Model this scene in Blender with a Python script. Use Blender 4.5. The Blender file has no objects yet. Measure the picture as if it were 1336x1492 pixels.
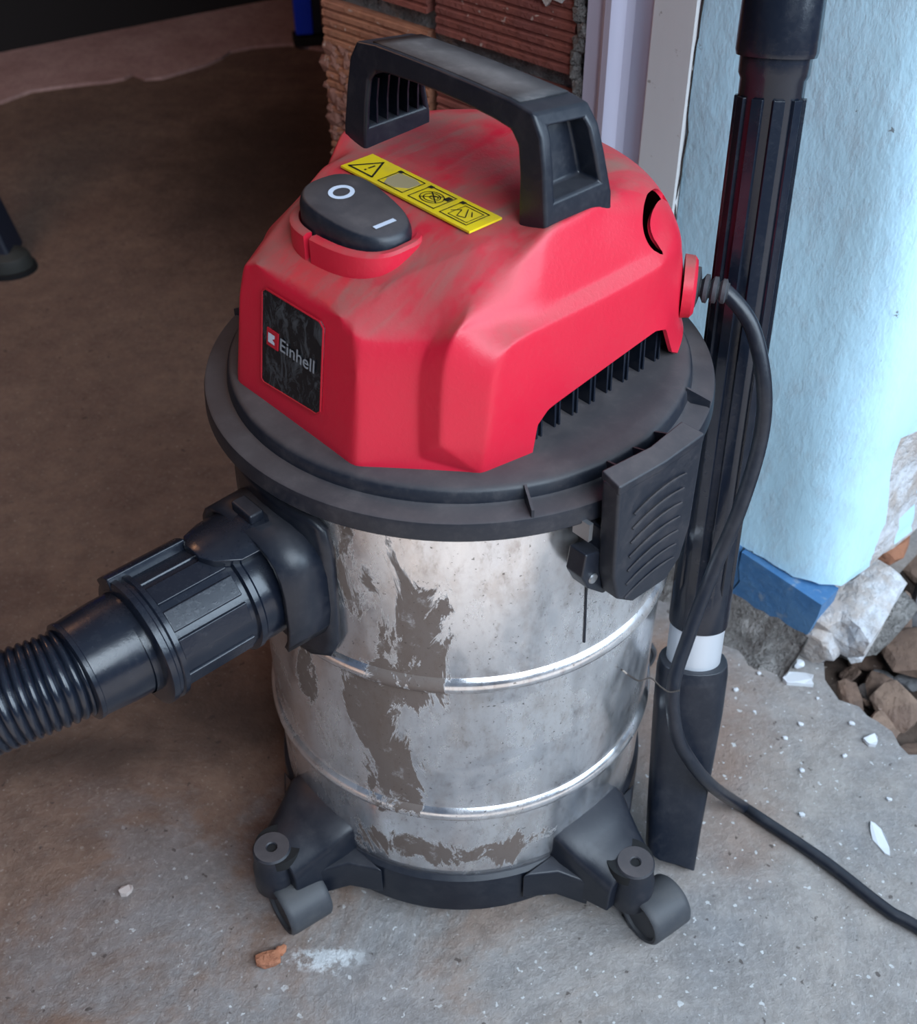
import bpy, bmesh, math, random
from mathutils import Vector, Matrix
random.seed(7)
PI = math.pi
scene = bpy.context.scene
COL = scene.collection

# ------------------------------------------------------------------ camera
pitch, roll = 0.7067, -0.0054
fw = Vector((0, math.cos(pitch), -math.sin(pitch)))
up0 = Vector((0, math.sin(pitch), math.cos(pitch)))
rt0 = Vector((1, 0, 0))
rt = rt0 * math.cos(roll) + up0 * math.sin(roll)
up = up0 * math.cos(roll) - rt0 * math.sin(roll)
cd = bpy.data.cameras.new('camera')
cam = bpy.data.objects.new('camera', cd)
COL.objects.link(cam)
m = Matrix((rt, up, -fw)).transposed().to_4x4()
m.translation = Vector((-0.0012, -0.6387, 0.8337))
cam.matrix_world = m
cd.sensor_fit = 'HORIZONTAL'
cd.sensor_width = 36.0
cd.lens = 1750.0 / 1336.0 * 36.0
cd.clip_start = 0.01
cd.dof.use_dof = True
cd.dof.focus_distance = 0.74
cd.dof.aperture_fstop = 14.0
scene.camera = cam

# ------------------------------------------------------------------ world, lights, exposure
world = bpy.data.worlds.new('world')
scene.world = world
world.use_nodes = True
bg = world.node_tree.nodes['Background']
bg.inputs['Color'].default_value = (0.50, 0.66, 1.0, 1)
bg.inputs['Strength'].default_value = 0.13


def area(name, loc, target, sx, sy, power, color):
    d = bpy.data.lights.new(name, 'AREA')
    d.shape = 'RECTANGLE'
    d.size, d.size_y = sx, sy
    d.energy = power
    d.color = color
    o = bpy.data.objects.new(name, d)
    COL.objects.link(o)
    o.location = loc
    o.rotation_euler = (Vector(target) - Vector(loc)).to_track_quat('-Z', 'Y').to_euler()
    return o


area('daylight_doorway', (0.85, -1.70, 1.90), (0.05, 0.0, 0.2), 1.4, 1.4, 52, (0.74, 0.87, 1.0))
area('daylight_side', (1.75, -0.75, 1.30), (0.20, 0.0, 0.2), 1.2, 1.3, 36, (0.66, 0.83, 1.0))
sd = bpy.data.lights.new('sun', 'SUN')       # high sun behind the building: the yard before the roof edge is in sun
sd.energy = 6.5
sd.angle = math.radians(0.6)
sd.color = (1.0, 0.96, 0.90)
so = bpy.data.objects.new('sun', sd)
COL.objects.link(so)
so.rotation_euler = Vector((0.0, -math.cos(math.radians(75)), -math.sin(math.radians(75)))).to_track_quat('-Z', 'Y').to_euler()
pd = bpy.data.lights.new('room_bulb', 'POINT')
pd.energy = 7.0
pd.color = (1.0, 0.50, 0.27)
pd.shadow_soft_size = 0.12
po = bpy.data.objects.new('room_bulb', pd)
COL.objects.link(po)
po.location = (-0.95, 0.62, 1.25)

scene.view_settings.view_transform = 'Standard'
scene.view_settings.look = 'None'
scene.view_settings.gamma = 1.0
scene.view_settings.use_curve_mapping = False
scene.view_settings.exposure = 0.35


# ------------------------------------------------------------------ material helpers
class NT:
    def __init__(s, name):
        s.m = bpy.data.materials.new(name)
        s.m.use_nodes = True
        s.t = s.m.node_tree
        s.b = s.t.nodes['Principled BSDF']
        s.tc = None

    def n(s, typ, **kw):
        nd = s.t.nodes.new(typ)
        for k, v in kw.items():
            if k.startswith('i_'):
                nd.inputs[k[2:].replace('_', ' ')].default_value = v
            else:
                setattr(nd, k, v)
        return nd

    def l(s, a, b):
        s.t.links.new(a, b)

    def coord(s, scale=(1, 1, 1), loc=(0, 0, 0)):
        if s.tc is None:
            s.tc = s.n('ShaderNodeTexCoord')
        mp = s.n('ShaderNodeMapping')
        mp.inputs['Scale'].default_value = scale
        mp.inputs['Location'].default_value = loc
        s.l(s.tc.outputs['Object'], mp.inputs['Vector'])
        return mp.outputs['Vector']

    def noise(s, scale, detail=4, rough=0.55, cs=(1, 1, 1), loc=(0, 0, 0), lo=0.4, hi=0.6, dist=0.0):
        nz = s.n('ShaderNodeTexNoise')
        nz.inputs['Scale'].default_value = scale
        nz.inputs['Detail'].default_value = detail
        nz.inputs['Roughness'].default_value = rough
        nz.inputs['Distortion'].default_value = dist
        s.l(s.coord(cs, loc), nz.inputs['Vector'])
        r = s.n('ShaderNodeMapRange')
        r.interpolation_type = 'SMOOTHSTEP'
        r.inputs['From Min'].default_value = lo
        r.inputs['From Max'].default_value = hi
        s.l(nz.outputs['Fac'], r.inputs['Value'])
        return r.outputs['Result']

    def math(s, op, a, b=0.0):
        nd = s.n('ShaderNodeMath', operation=op)
        for i, v in enumerate((a, b)):
            if isinstance(v, (int, float)):
                nd.inputs[i].default_value = v
            else:
                s.l(v, nd.inputs[i])
        nd.use_clamp = True
        return nd.outputs[0]

    def mix(s, fac, a, b):
        nd = s.n('ShaderNodeMix', data_type='RGBA')
        for sock, v in ((nd.inputs['Factor'], fac), (nd.inputs['A'], a), (nd.inputs['B'], b)):
            if isinstance(v, (int, float)):
                sock.default_value = v
            elif isinstance(v, tuple):
                sock.default_value = v + (1,) if len(v) == 3 else v
            else:
                s.l(v, sock)
        return nd.outputs['Result']

    def upward(s, lo=0.2, hi=0.95):
        g = s.n('ShaderNodeNewGeometry')
        x = s.n('ShaderNodeSeparateXYZ')
        s.l(g.outputs['Normal'], x.inputs[0])
        r = s.n('ShaderNodeMapRange')
        r.inputs['From Min'].default_value = lo
        r.inputs['From Max'].default_value = hi
        s.l(x.outputs['Z'], r.inputs['Value'])
        return r.outputs['Result']

    def blob(s, c, rad, soft=0.5, wob=0.0):
        """mask of a stain: 1 inside a (stretched) ball round c in object space"""
        v = s.coord(tuple(1.0 / r for r in rad), tuple(-a / r for a, r in zip(c, rad)))
        ln = s.n('ShaderNodeVectorMath', operation='LENGTH')
        s.l(v, ln.inputs[0])
        val = ln.outputs['Value']
        if wob:
            nz = s.noise(wob, 5, 0.6, lo=0.0, hi=1.0)
            val = s.math('ADD', val, nz) if False else s.add(val, nz, 0.9)
        r = s.n('ShaderNodeMapRange')
        r.interpolation_type = 'SMOOTHSTEP'
        r.inputs['From Min'].default_value = 1.0 + soft * 0.3
        r.inputs['From Max'].default_value = 1.0 - soft
        s.l(val, r.inputs['Value'])
        return r.outputs['Result']

    def add(s, a, nz, amp):
        x = s.n('ShaderNodeMath', operation='MULTIPLY_ADD')
        s.l(nz, x.inputs[0])
        x.inputs[1].default_value = amp
        x.inputs[2].default_value = -amp / 2
        y = s.n('ShaderNodeMath', operation='ADD')
        s.l(a, y.inputs[0])
        s.l(x.outputs[0], y.inputs[1])
        return y.outputs[0]

    def bump(s, h, strength=0.3, dist=0.002, prev=None):
        nd = s.n('ShaderNodeBump')
        nd.inputs['Strength'].default_value = strength
        nd.inputs['Distance'].default_value = dist
        s.l(h, nd.inputs['Height'])
        if prev is not None:
            s.l(prev, nd.inputs['Normal'])
        return nd.outputs['Normal']

    def out(s, color=None, rough=None, metal=None, normal=None, spec=None):
        for k, v in (('Base Color', color), ('Roughness', rough), ('Metallic', metal), ('Normal', normal), ('Specular IOR Level', spec)):
            if v is None:
                continue
            if isinstance(v, tuple):
                s.b.inputs[k].default_value = v + (1,)
            elif isinstance(v, (int, float)):
                s.b.inputs[k].default_value = v
            else:
                s.l(v, s.b.inputs[k])
        return s.m


M = {}


def plain(name, col, rough=0.5, metal=0.0, spec=None):
    M[name] = NT(name).out(col, rough, metal, None, spec)


def black_plastic(name, base, dust, amt, settle, rough):
    """dark plastic: thin smears everywhere (amt), settled dust on upward faces (settle)"""
    t = NT(name)
    a = t.noise(55, 8, 0.72, lo=0.44, hi=0.78)
    b = t.noise(320, 3, 0.6, lo=0.45, hi=0.75)
    big = t.noise(14, 4, 0.6, lo=0.3, hi=0.7)
    sm_ = t.math('MULTIPLY', t.math('ADD', a, t.math('MULTIPLY', b, 0.3)), amt)
    st_ = t.math('MULTIPLY', t.math('MULTIPLY', t.upward(0.55, 0.98), t.math('ADD', 0.55, t.math('MULTIPLY', big, 0.45))), settle)
    dd = t.math('ADD', sm_, st_)
    c = t.mix(dd, base, dust)
    r = t.math('ADD', t.math('MULTIPLY', dd, 0.55), rough)
    M[name] = t.out(c, r, 0.0, t.bump(b, 0.06, 0.0006))


black_plastic('black_plastic', (0.006, 0.009, 0.017), (0.080, 0.075, 0.080), 0.20, 0.30, 0.36)
black_plastic('black_dusty', (0.008, 0.011, 0.019), (0.120, 0.100, 0.098), 0.24, 0.62, 0.42)
black_plastic('black_glossy', (0.006, 0.009, 0.017), (0.085, 0.080, 0.082), 0.10, 0.10, 0.22)
black_plastic('grey_rubber', (0.042, 0.045, 0.053), (0.12, 0.11, 0.105), 0.30, 0.30, 0.5)
black_plastic('grip_dusty', (0.022, 0.022, 0.026), (0.20, 0.175, 0.17), 0.35, 0.60, 0.5)
plain('hole_black', (0.004, 0.004, 0.005), 0.8)
plain('white_print', (0.55, 0.60, 0.70), 0.5)
plain('worn_print', (0.26, 0.28, 0.31), 0.6)
plain('label_black', (0.015, 0.015, 0.012), 0.5)
plain('label_grey', (0.36, 0.30, 0.17), 0.7)
plain('logo_red', (0.45, 0.01, 0.025), 0.45)
plain('silver', (0.56, 0.58, 0.62), 0.38, 0.35)
plain('bolt_steel', (0.45, 0.46, 0.48), 0.4, 0.9)

t = NT('red_plastic')
up_ = t.upward(0.45, 0.97)
n1 = t.noise(26, 6, 0.65, cs=(1, 1, 1), lo=0.30, hi=0.68)
n2 = t.noise(300, 3, 0.7, lo=0.42, hi=0.75)
smear = t.noise(22, 5, 0.6, cs=(0.5, 2.4, 1), lo=0.38, hi=0.66, dist=0.8)
d = t.math('MULTIPLY', up_, t.math('ADD', t.math('MULTIPLY', n1, 0.45), t.math('MULTIPLY', smear, 0.35)))
d = t.math('ADD', t.math('MULTIPLY', d, 1.25), t.math('ADD', t.math('MULTIPLY', n2, 0.03), t.math('MULTIPLY', n1, 0.03)))
c = t.mix(d, (0.60, 0.010, 0.036), (0.275, 0.118, 0.098))
M['red_plastic'] = t.out(c, t.math('ADD', t.math('MULTIPLY', d, 0.5), 0.40), 0.0, t.bump(n2, 0.10, 0.0006))

t = NT('yellow_label')
w = t.noise(60, 5, 0.7, lo=0.45, hi=0.75)
M['yellow_label'] = t.out(t.mix(t.math('MULTIPLY', w, 0.35), (0.80, 0.60, 0.012), (0.42, 0.32, 0.12)), 0.5)

t = NT('panel_black')
w = t.noise(70, 6, 0.75, cs=(1, 1.4, 0.8), lo=0.47, hi=0.72, dist=1.2)
M['panel_black'] = t.out(t.mix(t.math('MULTIPLY', w, 0.55), (0.007, 0.009, 0.012), (0.14, 0.16, 0.18)), t.math('ADD', t.math('MULTIPLY', w, 0.4), 0.22))

# dirty polished steel
t = NT('dirty_steel')
big = t.noise(9.0, 5, 0.62, loc=(0.3, 0.1, 0.13), lo=0.53, hi=0.60, dist=0.6)
haze = t.noise(16, 7, 0.7, cs=(1, 1, 0.35), lo=0.30, hi=0.70)
fine = t.noise(160, 5, 0.75, cs=(1, 1, 0.45), lo=0.50, hi=0.75)
speck = t.noise(420, 2, 0.5, lo=0.66, hi=0.74)
# wiped mud film on the front of the drum (stains with their own outline)
mud = None
streak = t.noise(34, 6, 0.72, cs=(1, 1, 0.42), lo=0.0, hi=1.0, dist=0.7)
for c_, r_ in (((0.130, 0.062, 0.352), (0.03, 0.019, 0.036)), ((0.118, 0.083, 0.312), (0.03, 0.022, 0.058)),
               ((0.132, 0.055, 0.228), (0.03, 0.018, 0.030)), ((0.123, 0.073, 0.180), (0.03, 0.016, 0.044)),
               ((0.098, 0.104, 0.085), (0.06, 0.06, 0.018)), ((0.143, 0.004, 0.235), (0.02, 0.009, 0.045))):
    v_ = t.coord(tuple(1.0 / r for r in r_), tuple(-a / r for a, r in zip(c_, r_)))
    ln = t.n('ShaderNodeVectorMath', operation='LENGTH')
    t.l(v_, ln.inputs[0])
    val = t.add(ln.outputs['Value'], streak, 3.4)
    r2 = t.n('ShaderNodeMapRange', interpolation_type='SMOOTHSTEP')
    r2.inputs['From Min'].default_value = 1.05
    r2.inputs['From Max'].default_value = 0.80
    t.l(val, r2.inputs['Value'])
    b_ = r2.outputs['Result']
    mud = b_ if mud is None else t.math('MAXIMUM', mud, b_)
mudt = t.math('MULTIPLY', mud, t.noise(75, 5, 0.7, lo=0.10, hi=0.45))
film = t.math('MULTIPLY', t.math('ADD', haze, t.math('MULTIPLY', big, 0.4)), 0.38)
col = t.mix(film, (0.80, 0.82, 0.86), (0.70, 0.65, 0.61))
mott = t.noise(48, 6, 0.75, cs=(1, 1, 0.5), loc=(5, 2, 1), lo=0.46, hi=0.66)
col = t.mix(t.math('MULTIPLY', mott, 0.30), col, (0.40, 0.31, 0.25))
col = t.mix(t.math('MULTIPLY', fine, 0.42), col, (0.24, 0.18, 0.145))
col = t.mix(t.math('MULTIPLY', mudt, 0.92), col, (0.085, 0.052, 0.036))
col = t.mix(t.math('MULTIPLY', speck, 0.7), col, (0.06, 0.045, 0.035))
met = t.math('SUBTRACT', t.math('SUBTRACT', 1.0, t.math('MULTIPLY', film, 0.55)), t.math('MULTIPLY', mudt, 0.85))
rg = t.math('ADD', t.math('ADD', 0.14, t.math('MULTIPLY', film, 0.42)), t.math('MULTIPLY', mudt, 0.5))
M['dirty_steel'] = t.out(col, rg, met, t.bump(fine, 0.06, 0.0006))

# floor: stained concrete, brown earth towards the room
t = NT('dirty_concrete')
g1 = t.noise(5.5, 7, 0.68, lo=0.36, hi=0.64, dist=0.4)
g2 = t.noise(38, 6, 0.72, lo=0.36, hi=0.70)
g3 = t.noise(170, 4, 0.7, lo=0.42, hi=0.72)
spw = t.noise(150, 2, 0.5, loc=(3, 1, 0), lo=0.675, hi=0.70)
spd = t.noise(110, 3, 0.5, loc=(1, 5, 2), lo=0.67, hi=0.72)
base = t.mix(g1, (0.235, 0.226, 0.228), (0.345, 0.306, 0.280))
base = t.mix(t.math('MULTIPLY', g2, 0.5), base, (0.165, 0.145, 0.135))
base = t.mix(t.math('MULTIPLY', g3, 0.30), base, (0.48, 0.455, 0.435))
# brown earth film: everything to the left of / behind the vacuum, ragged edge
v = t.coord((1, 1, 1))
dp = t.n('ShaderNodeVectorMath', operation='DOT_PRODUCT')
t.l(v, dp.inputs[0])
dp.inputs[1].default_value = (-0.78, 0.62, 0)
earth = t.n('ShaderNodeMapRange', interpolation_type='SMOOTHSTEP')
earth.inputs['From Min'].default_value = -0.14
earth.inputs['From Max'].default_value = 0.16
t.l(t.add(dp.outputs['Value'], g1, 0.28), earth.inputs['Value'])
earth = earth.outputs['Result']
brown = t.mix(g1, (0.160, 0.086, 0.057), (0.215, 0.125, 0.083))
brown = t.mix(t.math('MULTIPLY', g2, 0.55), brown, (0.092, 0.052, 0.038))
brown = t.mix(t.math('MULTIPLY', g3, 0.26), brown, (0.25, 0.18, 0.135))
grit = t.noise(240, 2, 0.5, loc=(7, 3, 1), lo=0.66, hi=0.70)
brown = t.mix(t.math('MULTIPLY', grit, 0.55), brown, (0.36, 0.29, 0.24))
base = t.mix(t.math('MULTIPLY', earth, 0.88), base, brown)
rust = t.blob((0.205, 0.03, 0), (0.075, 0.16, 1), 0.7, 14)
base = t.mix(t.math('MULTIPLY', rust, 0.55), base, (0.24, 0.125, 0.075))
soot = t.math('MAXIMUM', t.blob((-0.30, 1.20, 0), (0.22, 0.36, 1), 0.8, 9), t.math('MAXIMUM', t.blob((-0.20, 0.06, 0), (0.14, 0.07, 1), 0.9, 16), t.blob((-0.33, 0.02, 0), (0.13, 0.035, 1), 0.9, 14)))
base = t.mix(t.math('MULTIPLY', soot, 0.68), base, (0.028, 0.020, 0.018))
chalk = t.math('MAXIMUM', t.blob((0.135, -0.262, 0), (0.030, 0.022, 1), 0.6, 40), t.blob((-0.10, -0.175, 0), (0.03, 0.012, 1), 0.5, 60))
chalk = t.math('MULTIPLY', chalk, t.noise(90, 5, 0.7, lo=0.42, hi=0.56))
base = t.mix(t.math('MULTIPLY', chalk, 0.8), base, (0.62, 0.63, 0.64))
base = t.mix(t.math('MULTIPLY', t.math('MULTIPLY', spw, t.math('SUBTRACT', 1.0, earth)), 0.75), base, (0.60, 0.60, 0.60))
base = t.mix(t.math('MULTIPLY', spd, 0.7), base, (0.05, 0.035, 0.03))
nb = t.bump(g3, 0.30, 0.0012, t.bump(g2, 0.30, 0.003, t.bump(g1, 0.12, 0.010)))
M['dirty_concrete'] = t.out(base, 0.78, 0.0, nb, 0.3)

t = NT('pink_screed')
g = t.noise(7, 6, 0.65, lo=0.3, hi=0.7)
f_ = t.noise(80, 4, 0.7, lo=0.4, hi=0.7)
M['pink_screed'] = t.out(t.mix(t.math('MULTIPLY', f_, 0.3), t.mix(g, (0.44, 0.26, 0.235), (0.60, 0.39, 0.355)), (0.20, 0.11, 0.09)), 0.85, 0, t.bump(f_, 0.4, 0.004))

t = NT('plaster_white')
g = t.noise(9, 6, 0.7, cs=(1, 1, 0.5), lo=0.3, hi=0.7)
f_ = t.noise(70, 5, 0.7, cs=(1, 1, 0.45), lo=0.42, hi=0.72)
k = t.noise(75, 4, 0.6, loc=(2, 0, 1), lo=0.71, hi=0.75)
c = t.mix(t.math('MULTIPLY', g, 0.5), (0.54, 0.81, 0.95), (0.48, 0.73, 0.90))
c = t.mix(t.math('MULTIPLY', f_, 0.22), c, (0.42, 0.40, 0.42))
c = t.mix(t.math('MULTIPLY', k, 0.75), c, (0.10, 0.085, 0.075))
M['plaster_white'] = t.out(c, 0.55, 0, t.bump(f_, 0.16, 0.0015, t.bump(g, 0.2, 0.006)))

t = NT('plaster_broken')
g = t.noise(22, 6, 0.7, lo=0.36, hi=0.62)
f_ = t.noise(120, 5, 0.7, lo=0.4, hi=0.7)
c = t.mix(g, (0.62, 0.63, 0.66), (0.45, 0.38, 0.34))
c = t.mix(t.math('MULTIPLY', f_, 0.4), c, (0.30, 0.26, 0.24))
M['plaster_broken'] = t.out(c, 0.9, 0, t.bump(f_, 0.45, 0.002, t.bump(g, 0.45, 0.006)))

t = NT('lilac_paint')
g = t.noise(14, 5, 0.6, cs=(1, 1, 0.2), lo=0.35, hi=0.7)
M['lilac_paint'] = t.out(t.mix(t.math('MULTIPLY', g, 0.4), (0.60, 0.585, 0.72), (0.50, 0.485, 0.61)), 0.5)
t = NT('cream_paint')
g = t.noise(14, 5, 0.6, cs=(1, 1, 0.3), lo=0.35, hi=0.7)
k = t.noise(70, 3, 0.6, loc=(4, 2, 1), lo=0.68, hi=0.73)
M['cream_paint'] = t.out(t.mix(t.math('MULTIPLY', k, 0.6), t.mix(t.math('MULTIPLY', g, 0.4), (0.76, 0.77, 0.78), (0.66, 0.66, 0.67)), (0.2, 0.17, 0.14)), 0.55)

t = NT('blue_paint')
g = t.noise(30, 6, 0.7, lo=0.35, hi=0.72)
k = t.noise(60, 4, 0.6, loc=(2, 2, 2), lo=0.60, hi=0.70)
M['blue_paint'] = t.out(t.mix(t.math('MULTIPLY', k, 0.5), t.mix(g, (0.045, 0.15, 0.33), (0.09, 0.21, 0.38)), (0.28, 0.33, 0.38)), 0.55, 0, t.bump(g, 0.3, 0.003))

t = NT('grey_cement')
g = t.noise(34, 6, 0.7, lo=0.34, hi=0.66)
f_ = t.noise(150, 4, 0.7, lo=0.4, hi=0.7)
M['grey_cement'] = t.out(t.mix(t.math('MULTIPLY', f_, 0.35), t.mix(g, (0.15, 0.135, 0.125), (0.29, 0.27, 0.255)), (0.42, 0.40, 0.38)), 0.9, 0, t.bump(f_, 0.6, 0.003, t.bump(g, 0.8, 0.012)))


def clay(name, a, b):
    t = NT(name)
    g = t.noise(20, 6, 0.65, lo=0.34, hi=0.68)
    f_ = t.noise(140, 4, 0.7, lo=0.42, hi=0.72)
    k = t.noise(95, 3, 0.5, loc=(1, 4, 2), lo=0.70, hi=0.73)
    c = t.mix(t.math('MULTIPLY', f_, 0.3), t.mix(g, a, b), (a[0] * 0.45, a[1] * 0.45, a[2] * 0.45))
    c = t.mix(t.math('MULTIPLY', k, 0.6), c, (0.5, 0.42, 0.36))
    M[name] = t.out(c, 0.88, 0, t.bump(f_, 0.5, 0.002, t.bump(g, 0.3, 0.004)))


clay('brick_orange', (0.36, 0.155, 0.085), (0.29, 0.12, 0.075))
clay('brick_red', (0.235, 0.068, 0.048), (0.185, 0.055, 0.045))
clay('rubble_brown', (0.17, 0.105, 0.075), (0.105, 0.066, 0.05))
clay('rubble_tan', (0.25, 0.165, 0.12), (0.17, 0.11, 0.085))
clay('rubble_dark', (0.065, 0.05, 0.044), (0.035, 0.028, 0.025))
clay('rubble_grey', (0.17, 0.165, 0.17), (0.11, 0.105, 0.11))
clay('soil', (0.085, 0.055, 0.04), (0.05, 0.034, 0.027))
clay('rubble_red', (0.27, 0.125, 0.09), (0.19, 0.085, 0.065))
clay('orange_crumb', (0.42, 0.17, 0.09), (0.33, 0.13, 0.075))
plain('white_flake', (0.66, 0.67, 0.70), 0.75)
plain('pale_chip', (0.50, 0.42, 0.39), 0.8)
plain('shade_wall', (0.016, 0.014, 0.014), 0.95)  # near black, darkness of the unlit room put into the colour
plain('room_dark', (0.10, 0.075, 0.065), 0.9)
plain('blue_metal', (0.012, 0.060, 0.85), 0.4)
plain('dark_navy', (0.010, 0.013, 0.026), 0.6)
plain('grey_boot', (0.030, 0.031, 0.028), 0.7)


# ------------------------------------------------------------------ mesh helpers
def obj(name, bm, mat, parent=None, smooth=True, bevel=0.0, bseg=2, angle=30, wn=True):
    bmesh.ops.recalc_face_normals(bm, faces=bm.faces)
    me = bpy.data.meshes.new(name)
    bm.to_mesh(me)
    bm.free()
    if mat:
        me.materials.append(M[mat])
    for p in me.polygons:
        p.use_smooth = smooth
    o = bpy.data.objects.new(name, me)
    COL.objects.link(o)
    if parent:
        o.parent = parent
    if bevel:
        b = o.modifiers.new('bevel', 'BEVEL')
        b.width = bevel
        b.segments = bseg
        b.limit_method = 'ANGLE'
        b.angle_limit = math.radians(angle)
    if smooth:
        if bevel and wn:
            o.modifiers.new('wn', 'WEIGHTED_NORMAL').keep_sharp = True
        else:
            sharp_by_angle(me, angle)
    return o


def sharp_by_angle(me, deg):
    b = bmesh.new()
    b.from_mesh(me)
    lim = math.radians(deg)
    for e in b.edges:
        if len(e.link_faces) == 2:
            try:
                e.smooth = e.calc_face_angle() < lim
            except ValueError:
                pass
    b.to_mesh(me)
    b.free()


def tag(o, label, cat, group=None, kind=None):
    o['label'] = label
    o['category'] = cat
    if group:
        o['group'] = group
    if kind:
        o['kind'] = kind
    return o


def struct(o):
    o['kind'] = 'structure'
    return o


def box(bm, c, s, rot=None):
    g = bmesh.ops.create_cube(bm, size=1.0)['verts']
    mm = Matrix.Translation(Vector(c)) @ (rot.to_4x4() if rot else Matrix()) @ Matrix.Diagonal((s[0], s[1], s[2], 1))
    bmesh.ops.transform(bm, matrix=mm, verts=g)
    return g


def lathe(bm, prof, seg=96, axis='Z', closed=False, a0=0.0, a1=2 * PI):
    full = abs(a1 - a0 - 2 * PI) < 1e-6
    n = seg if full else seg + 1
    rings = []
    for r, z in prof:
        if r < 1e-7:
            rings.append([bm.verts.new((0, 0, z))])
        else:
            rings.append([bm.verts.new((r * math.cos(a0 + (a1 - a0) * i / seg), r * math.sin(a0 + (a1 - a0) * i / seg), z)) for i in range(n)])
    pairs = list(zip(rings[:-1], rings[1:]))
    if closed:
        pairs.append((rings[-1], rings[0]))
    for A, B in pairs:
        for i in range(seg):
            j = (i + 1) % n
            if len(A) == 1 and len(B) == 1:
                continue
            if len(A) == 1:
                bm.faces.new((A[0], B[i], B[j]))
            elif len(B) == 1:
                bm.faces.new((A[i], A[j], B[0]))
            else:
                bm.faces.new((A[i], A[j], B[j], B[i]))
    return [v for r in rings for v in r]


def lathe_at(bm, prof, origin, direction, seg=32):
    """lathe profile (r, s) with s measured along direction from origin"""
    vs = lathe(bm, prof, seg)
    q = Vector((0, 0, 1)).rotation_difference(Vector(direction).normalized())
    bmesh.ops.transform(bm, matrix=Matrix.Translation(Vector(origin)) @ q.to_matrix().to_4x4(), verts=vs)
    return vs


def catmull(pts, n=8):
    P = [Vector(p) for p in pts]
    P = [P[0] * 2 - P[1]] + P + [P[-1] * 2 - P[-2]]
    out = []
    for i in range(1, len(P) - 2):
        for k in range(n):
            u = k / n
            a, b, c, d = P[i - 1:i + 3]
            out.append(0.5 * (2 * b + (c - a) * u + (2 * a - 5 * b + 4 * c - d) * u * u + (3 * b - a - 3 * c + d) * u ** 3))
    out.append(P[-2])
    return out


def tube(bm, path, rad, seg=12, caps=True):
    """rad: number or list of radii along path"""
    path = [Vector(p) for p in path]
    n = len(path)
    if isinstance(rad, (int, float)):
        rad = [rad] * n
    up_v = None
    rings = []
    for i in range(n):
        d = (path[min(i + 1, n - 1)] - path[max(i - 1, 0)]).normalized()
        if up_v is None:
            up_v = d.orthogonal().normalized()
        up_v = (up_v - d * up_v.dot(d)).normalized()
        s = d.cross(up_v)
        rings.append([bm.verts.new(path[i] + (up_v * math.cos(2 * PI * k / seg) + s * math.sin(2 * PI * k / seg)) * rad[i]) for k in range(seg)])
    for A, B in zip(rings[:-1], rings[1:]):
        for k in range(seg):
            bm.faces.new((A[k], A[(k + 1) % seg], B[(k + 1) % seg], B[k]))
    if caps:
        bm.faces.new(rings[0])
        bm.faces.new(rings[-1])


def prism(bm, poly, d):
    """poly: 3-D points of one face; d: offset vector of the other face"""
    a = [bm.verts.new(p) for p in poly]
    b = [bm.verts.new(Vector(p) + Vector(d)) for p in poly]
    n = len(a)
    fa = bm.faces.new(a)
    fb = bm.faces.new(b[::-1])
    for i in range(n):
        bm.faces.new((a[i], b[i], b[(i + 1) % n], a[(i + 1) % n]))
    return fa, fb


def loft(bm, rings, cap0=True, cap1=True):
    R_ = [[bm.verts.new(p) for p in r] for r in rings]
    n = len(R_[0])
    for A, B in zip(R_[:-1], R_[1:]):
        for i in range(n):
            bm.faces.new((A[i], A[(i + 1) % n], B[(i + 1) % n], B[i]))
    if cap0:
        bm.faces.new(R_[0][::-1])
    if cap1:
        bm.faces.new(R_[-1])
    return R_


def empty(name, loc=(0, 0, 0), rz=0.0):
    o = bpy.data.objects.new(name, None)
    o.empty_display_size = 0.05
    COL.objects.link(o)
    o.location = loc
    o.rotation_euler = (0, 0, rz)
    return o


def copy_tree(o, parent=None):
    c = o.copy()
    COL.objects.link(c)
    c.parent = parent
    for ch in list(o.children):
        copy_tree(ch, c)
    return c


# ================================================================== SETTING
# wall line on the floor: W0 + t * WD, room side normal WN
W0 = Vector((0.299, 0.150, 0))
AZ = math.radians(-43)
WD = Vector((math.cos(AZ), math.sin(AZ), 0))
WN = Vector((math.sin(AZ), -math.cos(AZ), 0))
ROTW = Matrix((WD, -WN, Vector((0, 0, 1)))).transposed()      # columns: along wall, into wall, up


def wp(t_, d_, z):
    return W0 + WD * t_ - WN * d_ + Vector((0, 0, z))


HW = 2.3

# ---- floor with a broken edge at the pit
pit = [(0.338, 0.119), (0.334, 0.098), (0.341, 0.074), (0.349, 0.070), (0.357, 0.066), (0.362, 0.055), (0.369, 0.049), (0.379, 0.037),
       (0.381, 0.022), (0.386, 0.012), (0.396, 0.012), (0.41, 0.004), (0.43, -0.012), (0.46, -0.02), (0.52, -0.045), (0.62, -0.05), (0.8, -0.10), (2.6, -0.35)]
outline = [(-3.2, 4.2), (-3.2, -3.0), (2.6, -3.0)] + pit[::-1]
e1 = wp(0.044, 0.0, 0)
outline += [(e1.x, e1.y), (wp(0.044, 0.25, 0).x, wp(0.044, 0.25, 0).y), (1.2, 4.2)]
bm = bmesh.new()
top = [bm.verts.new((x, y, 0)) for x, y in outline]
f = bm.faces.new(top)
f.normal_update()
bmesh.ops.triangulate(bm, faces=[f])
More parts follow.
